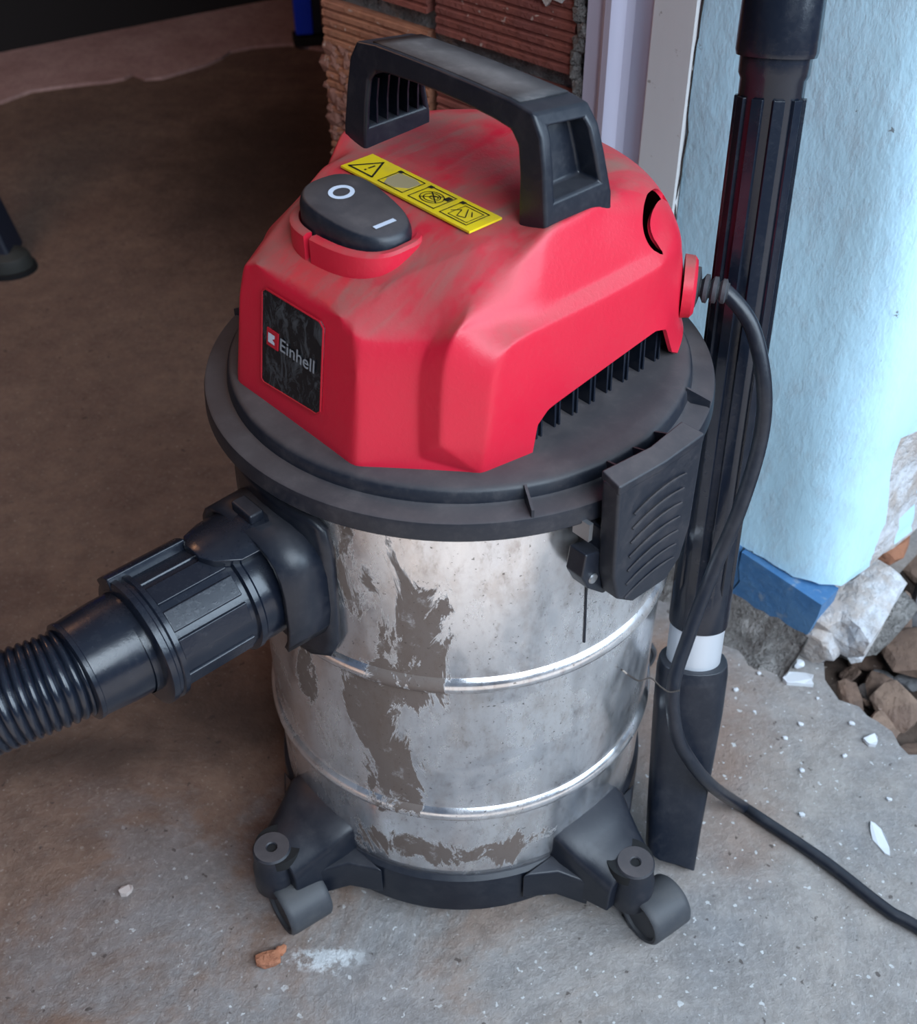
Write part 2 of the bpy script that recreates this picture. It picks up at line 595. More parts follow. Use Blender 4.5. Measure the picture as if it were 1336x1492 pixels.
# slab edge along the pit
low = [bm.verts.new((x + 0.008 * math.sin(37 * x + 5 * y) + 0.006, y + 0.010, -0.07)) for x, y in pit]
tp = [v for v in bm.verts if v.co.z > -0.01]
look = {(round(v.co.x, 5), round(v.co.y, 5)): v for v in tp}
tops = [look[(round(x, 5), round(y, 5))] for x, y in pit]
for i in range(len(pit) - 1):
    bm.faces.new((tops[i], tops[i + 1], low[i + 1], low[i]))
floor = struct(obj('floor', bm, 'dirty_concrete', smooth=False))

# ---- raised pinkish screed at the back of the dark room
edge = [(-1.9, 1.30), (-1.3, 1.38), (-0.95, 1.42), (-0.811, 1.464), (-0.771, 1.515), (-0.72, 1.535), (-0.673, 1.55), (-0.64, 1.558), (-0.615, 1.573), (-0.604, 1.595),
        (-0.592, 1.585), (-0.576, 1.569), (-0.545, 1.575), (-0.518, 1.599), (-0.473, 1.64), (-0.45, 1.675), (-0.438, 1.71), (-0.394, 1.735), (-0.329, 1.748), (-0.266, 1.72), (-0.1, 1.70), (0.5, 1.7)]
bm = bmesh.new()
poly = [(x, y, 0.006) for x, y in edge] + [(0.5, 4.1, 0.006), (-1.9, 4.1, 0.006)]
prism(bm, poly, (0, 0, -0.02))
bm.normal_update()
bmesh.ops.triangulate(bm, faces=bm.faces)
obj('raised_screed', bm, 'pink_screed', floor, smooth=False)

# ---- wall with the brick panel, painted door jamb and plaster pier
bm = bmesh.new()
box(bm, wp(-0.435, 0.115, HW / 2), (0.330, 0.20, HW), ROTW)          # mortar core behind the bricks
wall = struct(obj('wall_right', bm, 'grey_cement', bevel=0.004))


def corr_brick(t0, t1, z0, z1, mat, d=0.003):
    """hollow clay brick with horizontal grooves on its face"""
    bm = bmesh.new()
    rows = []
    n = max(2, int(round((z1 - z0) / 0.0085)))
    prof = [(z0 + 0.002, 0.012)]
    for i in range(n):
        a = z0 + (z1 - z0) * i / n
        h = (z1 - z0) / n
        prof += [(a + 0.12 * h, 0.0), (a + 0.62 * h, 0.0), (a + 0.72 * h, 0.0018), (a + 0.96 * h, 0.0018)]
    prof.append((z1 - 0.002, 0.012))
    nx = 5
    for z, dd in prof:
        rows.append([bm.verts.new(wp(t0 + (t1 - t0) * i / nx, d + dd + 0.0003 * random.uniform(-1, 1), z)) for i in range(nx + 1)])
    for A, B in zip(rows[:-1], rows[1:]):
        for i in range(nx):
            bm.faces.new((A[i], A[i + 1], B[i + 1], B[i]))
    # sides
    for idx in (0, nx):
        back = [bm.verts.new(wp((t0, t1)[idx > 0], d + 0.02, prof[0][0])), bm.verts.new(wp((t0, t1)[idx > 0], d + 0.02, prof[-1][0]))]
        bm.faces.new([r[idx] for r in rows] + [back[1], back[0]])
    obj('brick', bm, mat, wall, smooth=False)


zs = [(0.0, 0.108), (0.120, 0.224), (0.236, 0.340), (0.352, 0.463), (0.477, 0.62), (0.632, 0.77)]
for r_i, (z0, z1) in enumerate(zs):
    if r_i % 2 == 1:
        corr_brick(-0.590, -0.449, z0, z1, 'brick_orange' if r_i >= 3 else 'brick_red')
        corr_brick(-0.438, -0.283, z0 - (0.01 if r_i == 3 else 0), z1 - (0.012 if r_i == 3 else 0), 'brick_red')
    else:
        corr_brick(-0.590, -0.52, z0, z1, 'brick_orange')
        corr_brick(-0.509, -0.395 if r_i != 4 else -0.449, z0, z1, 'brick_red')
        corr_brick(-0.384 if r_i != 4 else -0.438, -0.283, z0 if r_i != 4 else 0.4635, z1, 'brick_red')

# ragged mortar between brick and jamb
bm = bmesh.new()
for i in range(70):
    z = 0.02 + i * 0.0115
    g = bmesh.ops.create_icosphere(bm, subdivisions=1, radius=1.0)['verts']
    r1 = random.uniform(0.004, 0.009)
    bmesh.ops.transform(bm, verts=g, matrix=Matrix.Translation(wp(-0.2775 + random.uniform(-0.004, 0.003), 0.006, z)) @ ROTW.to_4x4() @ Matrix.Diagonal((r1, 0.008, 0.010, 1)))
o = obj('mortar_strip', bm, 'grey_cement', wall, smooth=False)
# rough render remains at the free end of the brick panel, low on the wall
bm = bmesh.new()
for i in range(170):
    z = random.uniform(0.0, 0.42)
    g = bmesh.ops.create_icosphere(bm, subdivisions=1, radius=1.0)['verts']
    r1 = random.uniform(0.004, 0.012)
    bmesh.ops.transform(bm, verts=g, matrix=Matrix.Translation(wp(-0.588 + random.uniform(-0.008, 0.05) * (1 - z), 0.008, z)) @ ROTW.to_4x4() @ Matrix.Diagonal((r1 * random.uniform(0.7, 1.4), 0.008, r1 * random.uniform(0.6, 1.3), 1)) @ Matrix.Rotation(random.uniform(0, 6), 4, 'Y'))
obj('render_remains', bm, 'rubble_red', wall, smooth=False)
# a remaining patch of white paint at the top of the brick panel
bm = bmesh.new()
prism(bm, [wp(a, 0.001, z) for a, z in ((-0.338, 0.545), (-0.334, 0.527), (-0.326, 0.521), (-0.318, 0.520), (-0.312, 0.514), (-0.306, 0.521), (-0.296, 0.520), (-0.293, 0.54), (-0.29, 0.60), (-0.335, 0.60))], -WN * 0.004)
obj('plaster_patch', bm, 'plaster_broken', wall, smooth=False)

# painted timber jamb: moulded lilac part, cream board
jamb = empty('door_1')
struct(jamb)
bm = bmesh.new()
pr = [(-0.2715, 0.20), (-0.2715, 0.004), (-0.269, 0.0), (-0.2525, 0.0), (-0.2505, -0.005), (-0.2465, -0.008), (-0.240, -0.009), (-0.236, -0.006), (-0.232, 0.000), (-0.226, 0.003), (-0.2075, 0.003), (-0.2075, 0.20)]
prism(bm, [wp(a, b, 0.0) for a, b in pr], (0, 0, HW))
obj('moulded_jamb', bm, 'lilac_paint', jamb, smooth=True, angle=25)
bm = bmesh.new()
prism(bm, [wp(a, b, 0.0) for a, b in ((-0.207, 0.2), (-0.207, -0.001), (-0.205, -0.003), (-0.1685, -0.003), (-0.1665, 0.0), (-0.1665, 0.2))], (0, 0, HW))
obj('jamb_board', bm, 'cream_paint', jamb, smooth=False)

# plaster pier (front face towards the vacuum, broken right corner)
bm = bmesh.new()
NZ, NT_ = 46, 22
rows = []
rng = random.Random(3)
for iz in range(NZ + 1):
    z = 0.086 + (HW - 0.086) * (iz / NZ) ** 2.2
    row = []
    jit = 0.0010 * math.sin(z * 31) + 0.0008 * math.sin(z * 77 + 1)
    for it in range(NT_ + 1):
        u = it / NT_
        if u < 0.6:
            tt, dd = -0.1655 + 0.1505 * u / 0.6, 0.0
        else:                                     # softly rounded corner
            a = (u - 0.6) / 0.4 * math.radians(78)
            tt, dd = -0.015 + 0.056 * math.sin(a) + jit, 0.040 * (1 - math.cos(a))
        dd += 0.0012 * math.sin(z * 23 + tt * 40)
        zz = z
        if iz == 0:
            zz = 0.096 - 0.115 * (tt + 0.1655) * 0.75 + 0.002 * rng.uniform(-1, 1)
        row.append(bm.verts.new(wp(tt, dd, zz)))
    for k in range(1, 9):                         # end face, going away from the room
        q = k / 8
        wob = 0.003 * math.sin(z * 19 + q * 5) + 0.0025 * math.sin(z * 47 + q * 11) + 0.0010 * rng.uniform(-1, 1)
        zz = z
        if iz == 0:
            zz = 0.078 + 0.03 * q + 0.006 * rng.uniform(-1, 1)
        row.append(bm.verts.new(wp(0.0405 + 0.036 * q + wob, 0.034 + 0.23 * q, zz)))
    rows.append(row)
for A, B in zip(rows[:-1], rows[1:]):
    for i in range(len(A) - 1):
        fc = bm.faces.new((A[i], A[i + 1], B[i + 1], B[i]))
        fc.material_index = 1 if (i > NT_ and A[i].co.z < 0.11 + 0.02 * math.sin(i * 2.3)) or (i in (NT_ + 1, NT_ + 2) and 0.12 < A[i].co.z < 0.22) else 0
bot = [bm.verts.new(v.co - WN * 0.0 + Vector((0, 0, 0.0)) + (-WN) * 0.03) for v in rows[0][:NT_ + 1]]
for i in range(NT_):
    bm.faces.new((rows[0][i], rows[0][i + 1], bot[i + 1], bot[i]))
pier = obj('wall_front', bm, 'plaster_white', smooth=True, angle=50)
pier.data.materials.append(M['plaster_broken'])
struct(pier)
# core of the pier
bm = bmesh.new()
box(bm, wp(-0.078, 0.170, HW / 2), (0.170, 0.24, HW - 0.002), ROTW)
obj('pier_core', bm, 'grey_cement', pier, smooth=False)
# crack between jamb board and plaster
bm = bmesh.new()
pts = [wp(-0.166 + 0.0012 * math.sin(z * 60) + 0.0008 * math.sin(z * 171), -0.0006, z) for z in [0.2 + 0.012 * i for i in range(60)]]
tube(bm, pts, 0.0008, 5)
obj('paint_crack', bm, 'rubble_dark', pier)

# blue painted skirting (two pieces split by a crack)
bm = bmesh.new()
base_ = struct(obj('baseboard_front', (lambda b: (prism(b, [wp(a, -0.004, z) for a, z in ((-0.165, 0.030), (-0.10, 0.030), (-0.052, 0.032), (-0.046, 0.050), (-0.050, 0.066), (-0.0515, 0.0865), (-0.165, 0.097))], -WN * 0.03), b)[1])(bm), 'blue_paint', smooth=False))
bm = bmesh.new()
prism(bm, [wp(a, -0.0055, z) for a, z in ((-0.051, 0.0315), (-0.03, 0.028), (-0.012, 0.024), (0.004, 0.020), (0.016, 0.018), (0.030, 0.022), (0.033, 0.040), (0.036, 0.058), (0.037, 0.0735), (-0.003, 0.0790), (-0.0485, 0.0850), (-0.0485, 0.066), (-0.0445, 0.050))], -WN * 0.03)
obj('skirting_piece', bm, 'blue_paint', base_, smooth=False)
# cement fillet under the skirting
bm = bmesh.new()
rows = []
for i in range(25):
    tt = -0.165 + 0.198 * i / 24
    w_ = 0.012 + 0.003 * math.sin(i * 1.3) + 0.002 * rng.random() + 0.010 * min(1, max(0, (tt + 0.08) / 0.08))
    hgt = 0.034 + 0.003 * rng.uniform(-1, 1)
    rows.append([bm.verts.new(wp(tt, 0.01, hgt)), bm.verts.new(wp(tt, -0.003, hgt)), bm.verts.new(wp(tt, -0.006 - w_ * 0.3, hgt * 0.55)), bm.verts.new(wp(tt, -0.008 - w_, 0.004)), bm.verts.new(wp(tt, -0.014 - w_ * 1.5, -0.002))])
for A, B in zip(rows[:-1], rows[1:]):
    for i in range(4):
        bm.faces.new((A[i], A[i + 1], B[i + 1], B[i]))
bm.faces.new(rows[-1])
obj('cement_fillet', bm, 'grey_cement', base_, smooth=False)


def chunk(name, mat, loc, size, seed, parent=None, sub=2, rot=(0, 0, 0), jit=0.28):
    r = random.Random(seed)
    bm = bmesh.new()
    bmesh.ops.create_icosphere(bm, subdivisions=sub, radius=1.0)
    ph = [r.uniform(0, 6.28) for _ in range(6)]
    for v in bm.verts:
        c = v.co
        k = 1 + jit * (math.sin(3.1 * c.x + ph[0]) * math.sin(2.7 * c.y + ph[1]) + 0.6 * math.sin(5.3 * c.z + ph[2]) * math.sin(4.7 * c.x + ph[3])) + 0.07 * r.uniform(-1, 1)
        c *= k
        # flatten some sides so that it reads as broken masonry
        for ax, lim in ((0, 0.72), (1, 0.7), (2, 0.62)):
            if abs(c[ax]) > lim:
                c[ax] = math.copysign(lim + (abs(c[ax]) - lim) * 0.2, c[ax])
    from mathutils import Euler
    mm = Matrix.Translation(Vector(loc)) @ Euler(rot).to_matrix().to_4x4() @ Matrix.Diagonal((size[0], size[1], size[2], 1))
    bmesh.ops.transform(bm, matrix=mm, verts=bm.verts)
    return obj(name, bm, mat, parent, smooth=False)


# broken lower end of the pier, hanging over the pit
chunk('plaster_lump', 'plaster_broken', (0.368, 0.155, 0.036), (0.040, 0.062, 0.036), 4, pier, 3, (0.25, 0.1, -0.65))
chunk('plaster_lump', 'plaster_broken', (0.345, 0.140, 0.018), (0.024, 0.038, 0.026), 9, pier, 3, (0.1, 0.1, -0.6))
chunk('plaster_lump', 'grey_cement', (0.392, 0.168, 0.004), (0.034, 0.062, 0.024), 11, pier, 3, (0.1, 0.25, -0.75))
chunk('brick_stub', 'brick_orange', (0.432, 0.255, 0.022), (0.020, 0.028, 0.016), 12, pier, 2, (0, 0, -0.5))
chunk('brick_stub', 'brick_orange', (0.468, 0.325, 0.075), (0.016, 0.055, 0.045), 15, pier, 2, (0, 0.2, -0.7))

# ---- ground outside, in the pit
bm = bmesh.new()
bmesh.ops.create_grid(bm, x_segments=40, y_segments=40, size=1.0)
for v in bm.verts:
    x, y = v.co.x, v.co.y
    v.co = Vector((1.35 + x * 1.05, 0.75 + y * 1.05, -0.062 + 0.012 * math.sin(9 * x + 3 * y) + 0.01 * math.sin(17 * y - 7 * x) + 0.006 * rng.uniform(-1, 1)))
ground = obj('outside_ground', bm, 'soil', smooth=False)
struct(ground)

# ---- dark room shell beyond the wall line, with a roof slab added against the sun
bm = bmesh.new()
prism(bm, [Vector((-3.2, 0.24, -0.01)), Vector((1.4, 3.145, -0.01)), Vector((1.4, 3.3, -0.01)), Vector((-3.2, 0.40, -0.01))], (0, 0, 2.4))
struct(obj('wall_back_shade', bm, 'shade_wall', smooth=False))  # stands where the floor fades into darkness; its black imitates that shade
bm = bmesh.new()
box(bm, (-3.2, 1.6, 1.2), (0.12, 5.4, 2.6))
struct(obj('wall_left', bm, 'room_dark', smooth=False))
bm = bmesh.new()
prism(bm, [Vector((-3.2, 0.22, 2.3)), Vector((1.5, 0.22, 2.3)), Vector((1.5, 4.2, 2.3)), Vector((-3.2, 4.2, 2.3))], (0, 0, 0.14))
struct(obj('sunblock_ceiling', bm, 'room_dark', smooth=False))  # unseen slab, front edge set to keep sun off the visible floor
bm = bmesh.new()
prism(bm, [wp(-0.60, 0.0, 1.15), wp(-3.9, 0.0, 1.15), wp(-3.9, 0.2, 1.15), wp(-0.60, 0.2, 1.15)], (0, 0, 1.15))
struct(obj('shade_lintel_1', bm, 'room_dark', smooth=False))  # unseen low lintel, added to keep daylight out of the room
bm = bmesh.new()
a_, b_ = wp(0.0, 0.22, 0), Vector((1.35, 4.15, 0))
prism(bm, [a_, b_, b_ + Vector((0.12, 0, 0)), a_ + Vector((0.08, 0.05, 0))], (0, 0, 2.3))
struct(obj('wall_side', bm, 'room_dark', smooth=False))

# ================================================================== VACUUM CLEANER
PHI = math.radians(-138)
vac = empty('vacuum_cleaner', (0, 0, 0), PHI)
tag(vac, 'red and black wet-dry vacuum cleaner with a steel drum on four castors', 'vacuum cleaner')
CP, SP = math.cos(PHI), math.sin(PHI)


def loc_(p):
    x, y, z = p
    return Vector((x * CP + y * SP, -x * SP + y * CP, z))


# ---- drum
bm = bmesh.new()
prof = [(0.0, 0.050), (0.128, 0.050), (0.1365, 0.053), (0.1408, 0.058), (0.1422, 0.066), (0.1424, 0.126)]


def bead(z, r0, r1, h=0.0075, amp=0.0042):
    out = []
    for k in range(9):
        a = k / 8
        out.append((r0 + (r1 - r0) * a + amp * math.sin(PI * a) ** 0.8, z - h + 2 * h * a))
    return out


prof += bead(0.1355, 0.1424, 0.1432) + [(0.1434, 0.150), (0.1438, 0.255)] + bead(0.2700, 0.1438, 0.1446) + [(0.1448, 0.285), (0.1452, 0.404)]
lathe(bm, prof, 160)
obj('drum', bm, 'dirty_steel', vac, angle=40)
bm = bmesh.new()
pts = [Vector((0.1452 * math.cos(math.radians(a)), 0.1452 * math.sin(math.radians(a)), z)) for a, z in ((78.6, 0.372), (78.7, 0.35), (79.0, 0.33), (79.4, 0.31), (79.8, 0.287))]
tube(bm, pts, 0.0009, 6)
obj('drum_seam', bm, 'black_plastic', vac)

# ---- base ring
bm = bmesh.new()
lathe(bm, [(0.1375, 0.0590), (0.1420, 0.0585), (0.1450, 0.0555), (0.1458, 0.0515), (0.1462, 0.0200), (0.1448, 0.0180), (0.1300, 0.0180), (0.1290, 0.0500), (0.1375, 0.0520)], 128, closed=True)
obj('base_ring', bm, 'black_plastic', vac, angle=30)


# ---- castor arms (half-barrel saddles) with socket and wheel
def castor(ang, wheel_axis):
    """ang: local azimuth in degrees"""
    rot = Matrix.Rotation(math.radians(ang), 4, 'Z')
    bm = bmesh.new()
    rings = []
    for r_, hw, zt, ze, zb in ((0.130, 0.0345, 0.0900, 0.0800, 0.026), (0.1455, 0.0340, 0.0890, 0.0790, 0.026), (0.158, 0.0305, 0.0805, 0.0680, 0.026), (0.169, 0.0275, 0.0755, 0.0600, 0.028), (0.1865, 0.0235, 0.0690, 0.0500, 0.030)):
        ring = []
        for k in range(15):
            a = PI * k / 14
            ring.append(Vector((r_, hw * math.cos(a), ze + (zt - ze) * math.sin(a))))
        ring.append(Vector((r_, -hw * 1.02, zb)))
        ring.append(Vector((r_, hw * 1.02, zb)))
        rings.append(ring)
    # plain outer end; a black disc further down imitates the shaded notch
    loft(bm, rings)
    bmesh.ops.transform(bm, matrix=rot, verts=bm.verts)
    arm = obj('castor_arm', bm, 'black_plastic', vac, bevel=0.0015, angle=35)
    # flare that joins arm and ring
    for s in (-1, 1):
        bm = bmesh.new()
        prism(bm, [Vector((0.1375, s * 0.030, 0.0600)), Vector((0.1345, s * 0.062, 0.0570)), Vector((0.1500, s * 0.0400, 0.0565)), Vector((0.170, s * 0.026, 0.050))], (0, 0, -0.030))
        bmesh.ops.transform(bm, matrix=rot, verts=bm.verts)
        obj('arm_web', bm, 'black_plastic', vac, bevel=0.002)
    # socket
    bm = bmesh.new()
    lathe_at(bm, [(0.0, 0.060), (0.0036, 0.060), (0.0036, 0.0722), (0.0044, 0.0730), (0.0130, 0.0730), (0.0142, 0.0715), (0.0146, 0.0560), (0.0160, 0.0520), (0.0165, 0.0300), (0.0150, 0.0270), (0.0, 0.0270)], (0.1885, 0, 0), (0, 0, 1), 32)
    bmesh.ops.transform(bm, matrix=rot, verts=bm.verts)
    so = obj('castor_socket', bm, 'black_dusty', vac, angle=35)
    bm = bmesh.new()
    lathe_at(bm, [(0.0, 0.0), (0.0044, 0.0)], (0.1885, 0, 0.0605), (0, 0, 1), 20)
    bmesh.ops.transform(bm, matrix=rot, verts=bm.verts)
    obj('socket_hole', bm, 'hole_black', so)
    bm = bmesh.new()
    lathe_at(bm, [(0.0, 0.062), (0.0172, 0.062), (0.0172, 0.0714), (0.0, 0.0714)], (0.1833, 0, 0), (0, 0, 1), 36)
    bmesh.ops.transform(bm, matrix=rot, verts=bm.verts)
    obj('socket_shade_disc', bm, 'hole_black', so, angle=40)  # solid black disc, painted shade of the recess behind the boss
    # wheel
    wl, ax = wheel_axis
    wl, ax = Vector(wl), Vector(ax).normalized()
    bm = bmesh.new()
    R_ = 0.0205
    lathe_at(bm, [(0.0, -0.0152), (R_ * 0.74, -0.0152), (R_ * 0.80, -0.0172), (R_ * 0.90, -0.0178), (R_ * 0.985, -0.0160), (R_, -0.013), (R_, 0.013), (R_ * 0.985, 0.0160), (R_ * 0.90, 0.0178), (R_ * 0.80, 0.0172), (R_ * 0.74, 0.0152), (0.0, 0.0152)], wl, ax, 40)
    wh = obj('castor_wheel', bm, 'grey_rubber', vac, angle=40)
    bm = bmesh.new()
    stem = rot @ Vector((0.1885, 0, 0.052))
    tube(bm, [stem, stem - Vector((0, 0, 0.016)), Vector((wl.x, wl.y, 0.030))], [0.010, 0.011, 0.009], 16)
    obj('castor_fork', bm, 'black_plastic', wh)


castor(0, ((0.183, 0.020, 0.0206), (-1, 0.12, 0)))
castor(90, ((-0.010, 0.2065, 0.0206), (-1, 0.12, 0)))
castor(180, ((-0.195, 0.015, 0.0206), (0.4, 1, 0)))
castor(270, ((0.012, -0.200, 0.0206), (1, 0.3, 0)))

# ---- lid
bm = bmesh.new()
lathe(bm, [(0.0, 0.428), (0.130, 0.4275), (0.1405, 0.427), (0.1425, 0.4258), (0.1440, 0.4240), (0.1450, 0.4178), (0.1470, 0.4165), (0.1570, 0.4162), (0.1588, 0.4152), (0.1595, 0.4130), (0.1600, 0.4045), (0.1590, 0.4030), (0.1560, 0.4025), (0.1500, 0.4035), (0.1470, 0.400)], 160)
lid = obj('lid', bm, 'black_dusty', vac, angle=35)
# gussets by the latch, on both sides
for s in (1, -1):
    for az in (62.0, 118.0):
        a = math.radians(az * s)
        rd = Vector((math.cos(a), math.sin(a), 0))
        bm = bmesh.new()
        tn = Vector((-rd.y, rd.x, 0)) * 0.0016
        prism(bm, [rd * 0.1435 + Vector((0, 0, 0.4265)) - tn / 2, rd * 0.1585 + Vector((0, 0, 0.4205)) - tn / 2, rd * 0.1585 + Vector((0, 0, 0.415)) - tn / 2, rd * 0.1435 + Vector((0, 0, 0.415)) - tn / 2], tn)
        obj('gusset', bm, 'black_dusty', lid, smooth=False)
    for az in (82, 90, 98):
        a = math.radians(az * s)
        rd = Vector((math.cos(a), math.sin(a), 0))
        tn = Vector((-rd.y, rd.x, 0)) * 0.0012
        bm = bmesh.new()
        prism(bm, [rd * 0.1435 + Vector((0, 0, 0.4262)), rd * 0.1575 + Vector((0, 0, 0.430)), rd * 0.1575 + Vector((0, 0, 0.416)), rd * 0.1435 + Vector((0, 0, 0.416))], tn)
        obj('gusset', bm, 'black_dusty', lid, smooth=False)


# ---- latches
def latch(s):
    bm = bmesh.new()
    outer = [(0.044, 0.437), (-0.026, 0.437), (-0.0255, 0.372), (-0.020, 0.350), (-0.008, 0.340), (0.022, 0.3415), (0.036, 0.352), (0.041, 0.372)]
    lo_z = 0.0 if s > 0 else -0.014            # the far latch hangs a little lower
    A = [Vector((x, s * (0.1735 - 1.2 * (x - 0.009) ** 2), z + lo_z)) for x, z in outer]
    fa, fb = prism(bm, A, (0, -s * 0.0125, 0))
    lt = obj('latch', bm, 'black_dusty', vac, bevel=0.002)
    # hooked top plate reaching over the lid rim
    bm = bmesh.new()
    prism(bm, [Vector((x, s * y, z + lo_z)) for x, y, z in ((0.044, 0.1720, 0.4385), (0.043, 0.158, 0.4415), (0.010, 0.1625, 0.4425), (-0.022, 0.158, 0.4415), (-0.026, 0.1720, 0.4385), (0.009, 0.1738, 0.4385))], (0, 0, -0.006))
    obj('hook_plate', bm, 'black_dusty', lt, bevel=0.0012)
    # curved grip ridges
    for k in range(7):
        z0 = 0.424 - k * 0.0105 + lo_z
        pts = [Vector((x, s * (0.1737 - 1.2 * (x - 0.009) ** 2), z0 - 0.004 - 9.0 * (x - 0.002) ** 2)) for x in [0.030 - 0.006 * j for j in range(8)]]
        bm = bmesh.new()
        tube(bm, pts, 0.0008, 6)
        obj('grip_ridge', bm, 'black_dusty', lt)
    # bracket on the drum
    bm = bmesh.new()
    prism(bm, [Vector((x, s * 0.1475, z)) for x, z in ((0.052, 0.388), (0.054, 0.372), (0.048, 0.360), (0.034, 0.347), (-0.02, 0.347), (-0.03, 0.37), (-0.03, 0.40), (0.040, 0.40), (0.040, 0.384))], (0, s * 0.013, 0))
    br = obj('latch_bracket', bm, 'black_plastic', vac, bevel=0.0012)
    bm = bmesh.new()
    lathe_at(bm, [(0.0, 0.0012), (0.0030, 0.0010), (0.0034, 0.0)], (0.045, s * 0.1607, 0.3665), (0, s, 0), 16)
    obj('bolt', bm, 'bolt_steel', br)
    bm = bmesh.new()
    box(bm, (0.047, s * 0.152, 0.4), (0.003, 0.012, 0.012))
    obj('pivot_pin', bm, 'bolt_steel', br)


latch(1)
latch(-1)

# ---- red motor cover
V = dict(
    F0b=(.1262, 0, .426), F1b=(.1262, .053, .426), F0t=(.1132, 0, .507), F1m=(.1165, .0505, .490), F1t=(.1138, .0455, .5035), F1u=(.1133, .0340, .5075),
    Tc=(.045, 0, .537), T1=(.097, .0350, .5145), T2=(.075, .0455, .5240), T3=(.061, .057, .530), T4=(.045, .066, .5365),
    T5=(.010, .066, .538), Tm=(.010, 0, .5385), T6=(-.040, .066, .540), Tm2=(-.040, 0, .541), T7=(-.068, .058, .5430), Tm3=(-.072, 0, .5440),
    a1=(.101, .0775, .434), a2=(.097, .0730, .487), a3=(.0890, .0750, .503), a4=(.078, .0790, .514),
    s1=(.0965, .0915, .448), s2=(.0925, .0890, .497), s3=(.084, .0905, .512), s4=(.068, .0890, .521), s5=(.045, .0870, .529),
    k1=(.079, .1045, .426), k2=(.078, .109, .451), k3=(.074, .1075, .490), k4=(.064, .1055, .503), k5=(.035, .1045, .500), k6=(-.02, .103, .497), k7=(-.068, .1015, .498),
    e5=(.035, .0985, .509), e6=(-.02, .0965, .506), e7=(-.062, .0955, .508),
    h1=(.016, .0865, .5440), h2=(-.034, .0865, .5430),
    c1=(.046, .1105, .426), c2=(.042, .1098, .444), c3=(.033, .1092, .4505), c3b=(-.02, .1068, .4555), c4=(-.060, .1046, .4585), c5=(-.071, .1035, .4545), c6=(-.081, .1025, .434), c7=(-.089, .101, .429),
    r0=(-.132, .077, .429), r1=(-.120, .082, .496), r2=(-.097, .073, .533),
    q0=(-.153, 0, .429), q1=(-.146, 0, .493), q2=(-.122, 0, .532))
FACES = '''F0b F1b F1m F1t F1u F0t|F0t F1u F1t T1 T2 T3 T4 Tc|Tc T4 T5 Tm|Tm T5 T6 Tm2|Tm2 T6 T7 Tm3|F1b a1 a2 F1m|F1m a2 a3 F1t|F1t a3 T1|T1 a3 a4 T2|T2 a4 s4 T3|T3 s4 s5 T4|T4 s5 h1 T5|T5 h1 h2 T6|
F1b k1 a1|a1 k1 s1|s1 k1 k2|a1 s1 s2 a2|a2 s2 s3 a3|a3 s3 s4 a4|s1 k2 k3 s2|s2 k3 k4 s3|s3 k4 k5 e5|s3 e5 s5 s4|s5 e5 h1|e5 e6 h2 h1|e6 e7 h2|k5 k6 e6 e5|k6 k7 e7 e6|
k1 c1 c2 k2|k2 c2 c3 k3|k3 c3 k5 k4|c3 c3b k6 k5|c3b c4 k7 k6|c4 c5 r1 k7|c5 c6 c7 r0|c5 r0 r1|k7 r1 r2 e7|e7 r2 h2|h2 r2 T7 T6|r0 q0 q1 r1|r1 q1 q2 r2|r2 q2 Tm3 T7'''
bm = bmesh.new()
NAMED = []
for s in (1, -1):
    VV = dict(V)
    if s < 0:                       # the far flank is slimmer in front of the handle
        VV.update(F1b=(.1262, .0600, .426), F1m=(.1165, .0580, .490), F1t=(.1138, .0540, .5035), F1u=(.1133, .0430, .5075), T1=(.097, .0520, .5150), T2=(.075, .0580, .5240), T3=(.061, .0620, .5300), s5=(.045, .0760, .516), s4=(.068, .0760, .505), s3=(.084, .0790, .488), s2=(.0925, .083, .470), a4=(.078, .0740, .512), a3=(.089, .073, .501), a2=(.097, .0725, .480), k4=(.064, .094, .470), k3=(.074, .103, .458), k2=(.078, .105, .445), e5=(.035, .090, .484), k5=(.035, .098, .474))
    vv = {k: bm.verts.new((p[0], p[1] * s, p[2])) for k, p in VV.items()}
    NAMED += [(k, (p[0], p[1] * s, p[2])) for k, p in VV.items()]
    for fs in FACES.replace('\n', '').split('|'):
        ids = fs.split()
        seq = [vv[i] for i in ids]
        bm.faces.new(seq if s > 0 else seq[::-1])
bmesh.ops.remove_doubles(bm, verts=bm.verts, dist=0.0002)
# subdivided shell, crisp only along the moulded lines
cr = bm.edges.layers.float.new('crease_edge')
cv = bm.verts.layers.float.new('crease_vert')
bmesh.ops.recalc_face_normals(bm, faces=bm.faces)
nmap = {}
for q_ in NAMED:
    nmap[(round(q_[1][0], 4), round(q_[1][1], 4), round(q_[1][2], 4))] = q_[0]


def vname(v):
    return nmap.get((round(v.co.x, 4), round(v.co.y, 4), round(v.co.z, 4)), '?')


CRE = {}
for spec in 'F1b F1m .92|F1m F1t .8|F1t F1u .75|F1u F0t .8|F1b a1 .92|a1 a2 .95|a2 a3 .92|a3 a4 .8|s1 s2 .88|s2 s3 .8|s3 s4 .65|k1 k2 .8|k2 k3 .75|k3 k4 .6|k4 k5 .8|k5 k6 .92|k6 k7 .8|e5 e6 .9|e6 e7 .7|s3 e5 .3|T1 T2 .4|T2 T3 .4|T3 T4 .65|T4 T5 .8|T5 T6 .5|F1t T1 .25|h1 h2 .6|s5 h1 .45|e5 h1 .5|a1 k1 .92|s1 k1 .6|a1 s1 .6|k7 r1 .35|c1 c2 .9|c4 c5 .6|c5 c6 .7|c6 c7 .9|F0t Tc 0|Tc T4 .5|T5 h1 .5|T6 h2 .4|T4 s5 .2|k7 e7 .6'.split('|'):
    a_, b_, w_ = spec.split()
    CRE[frozenset((a_, b_))] = float(w_)
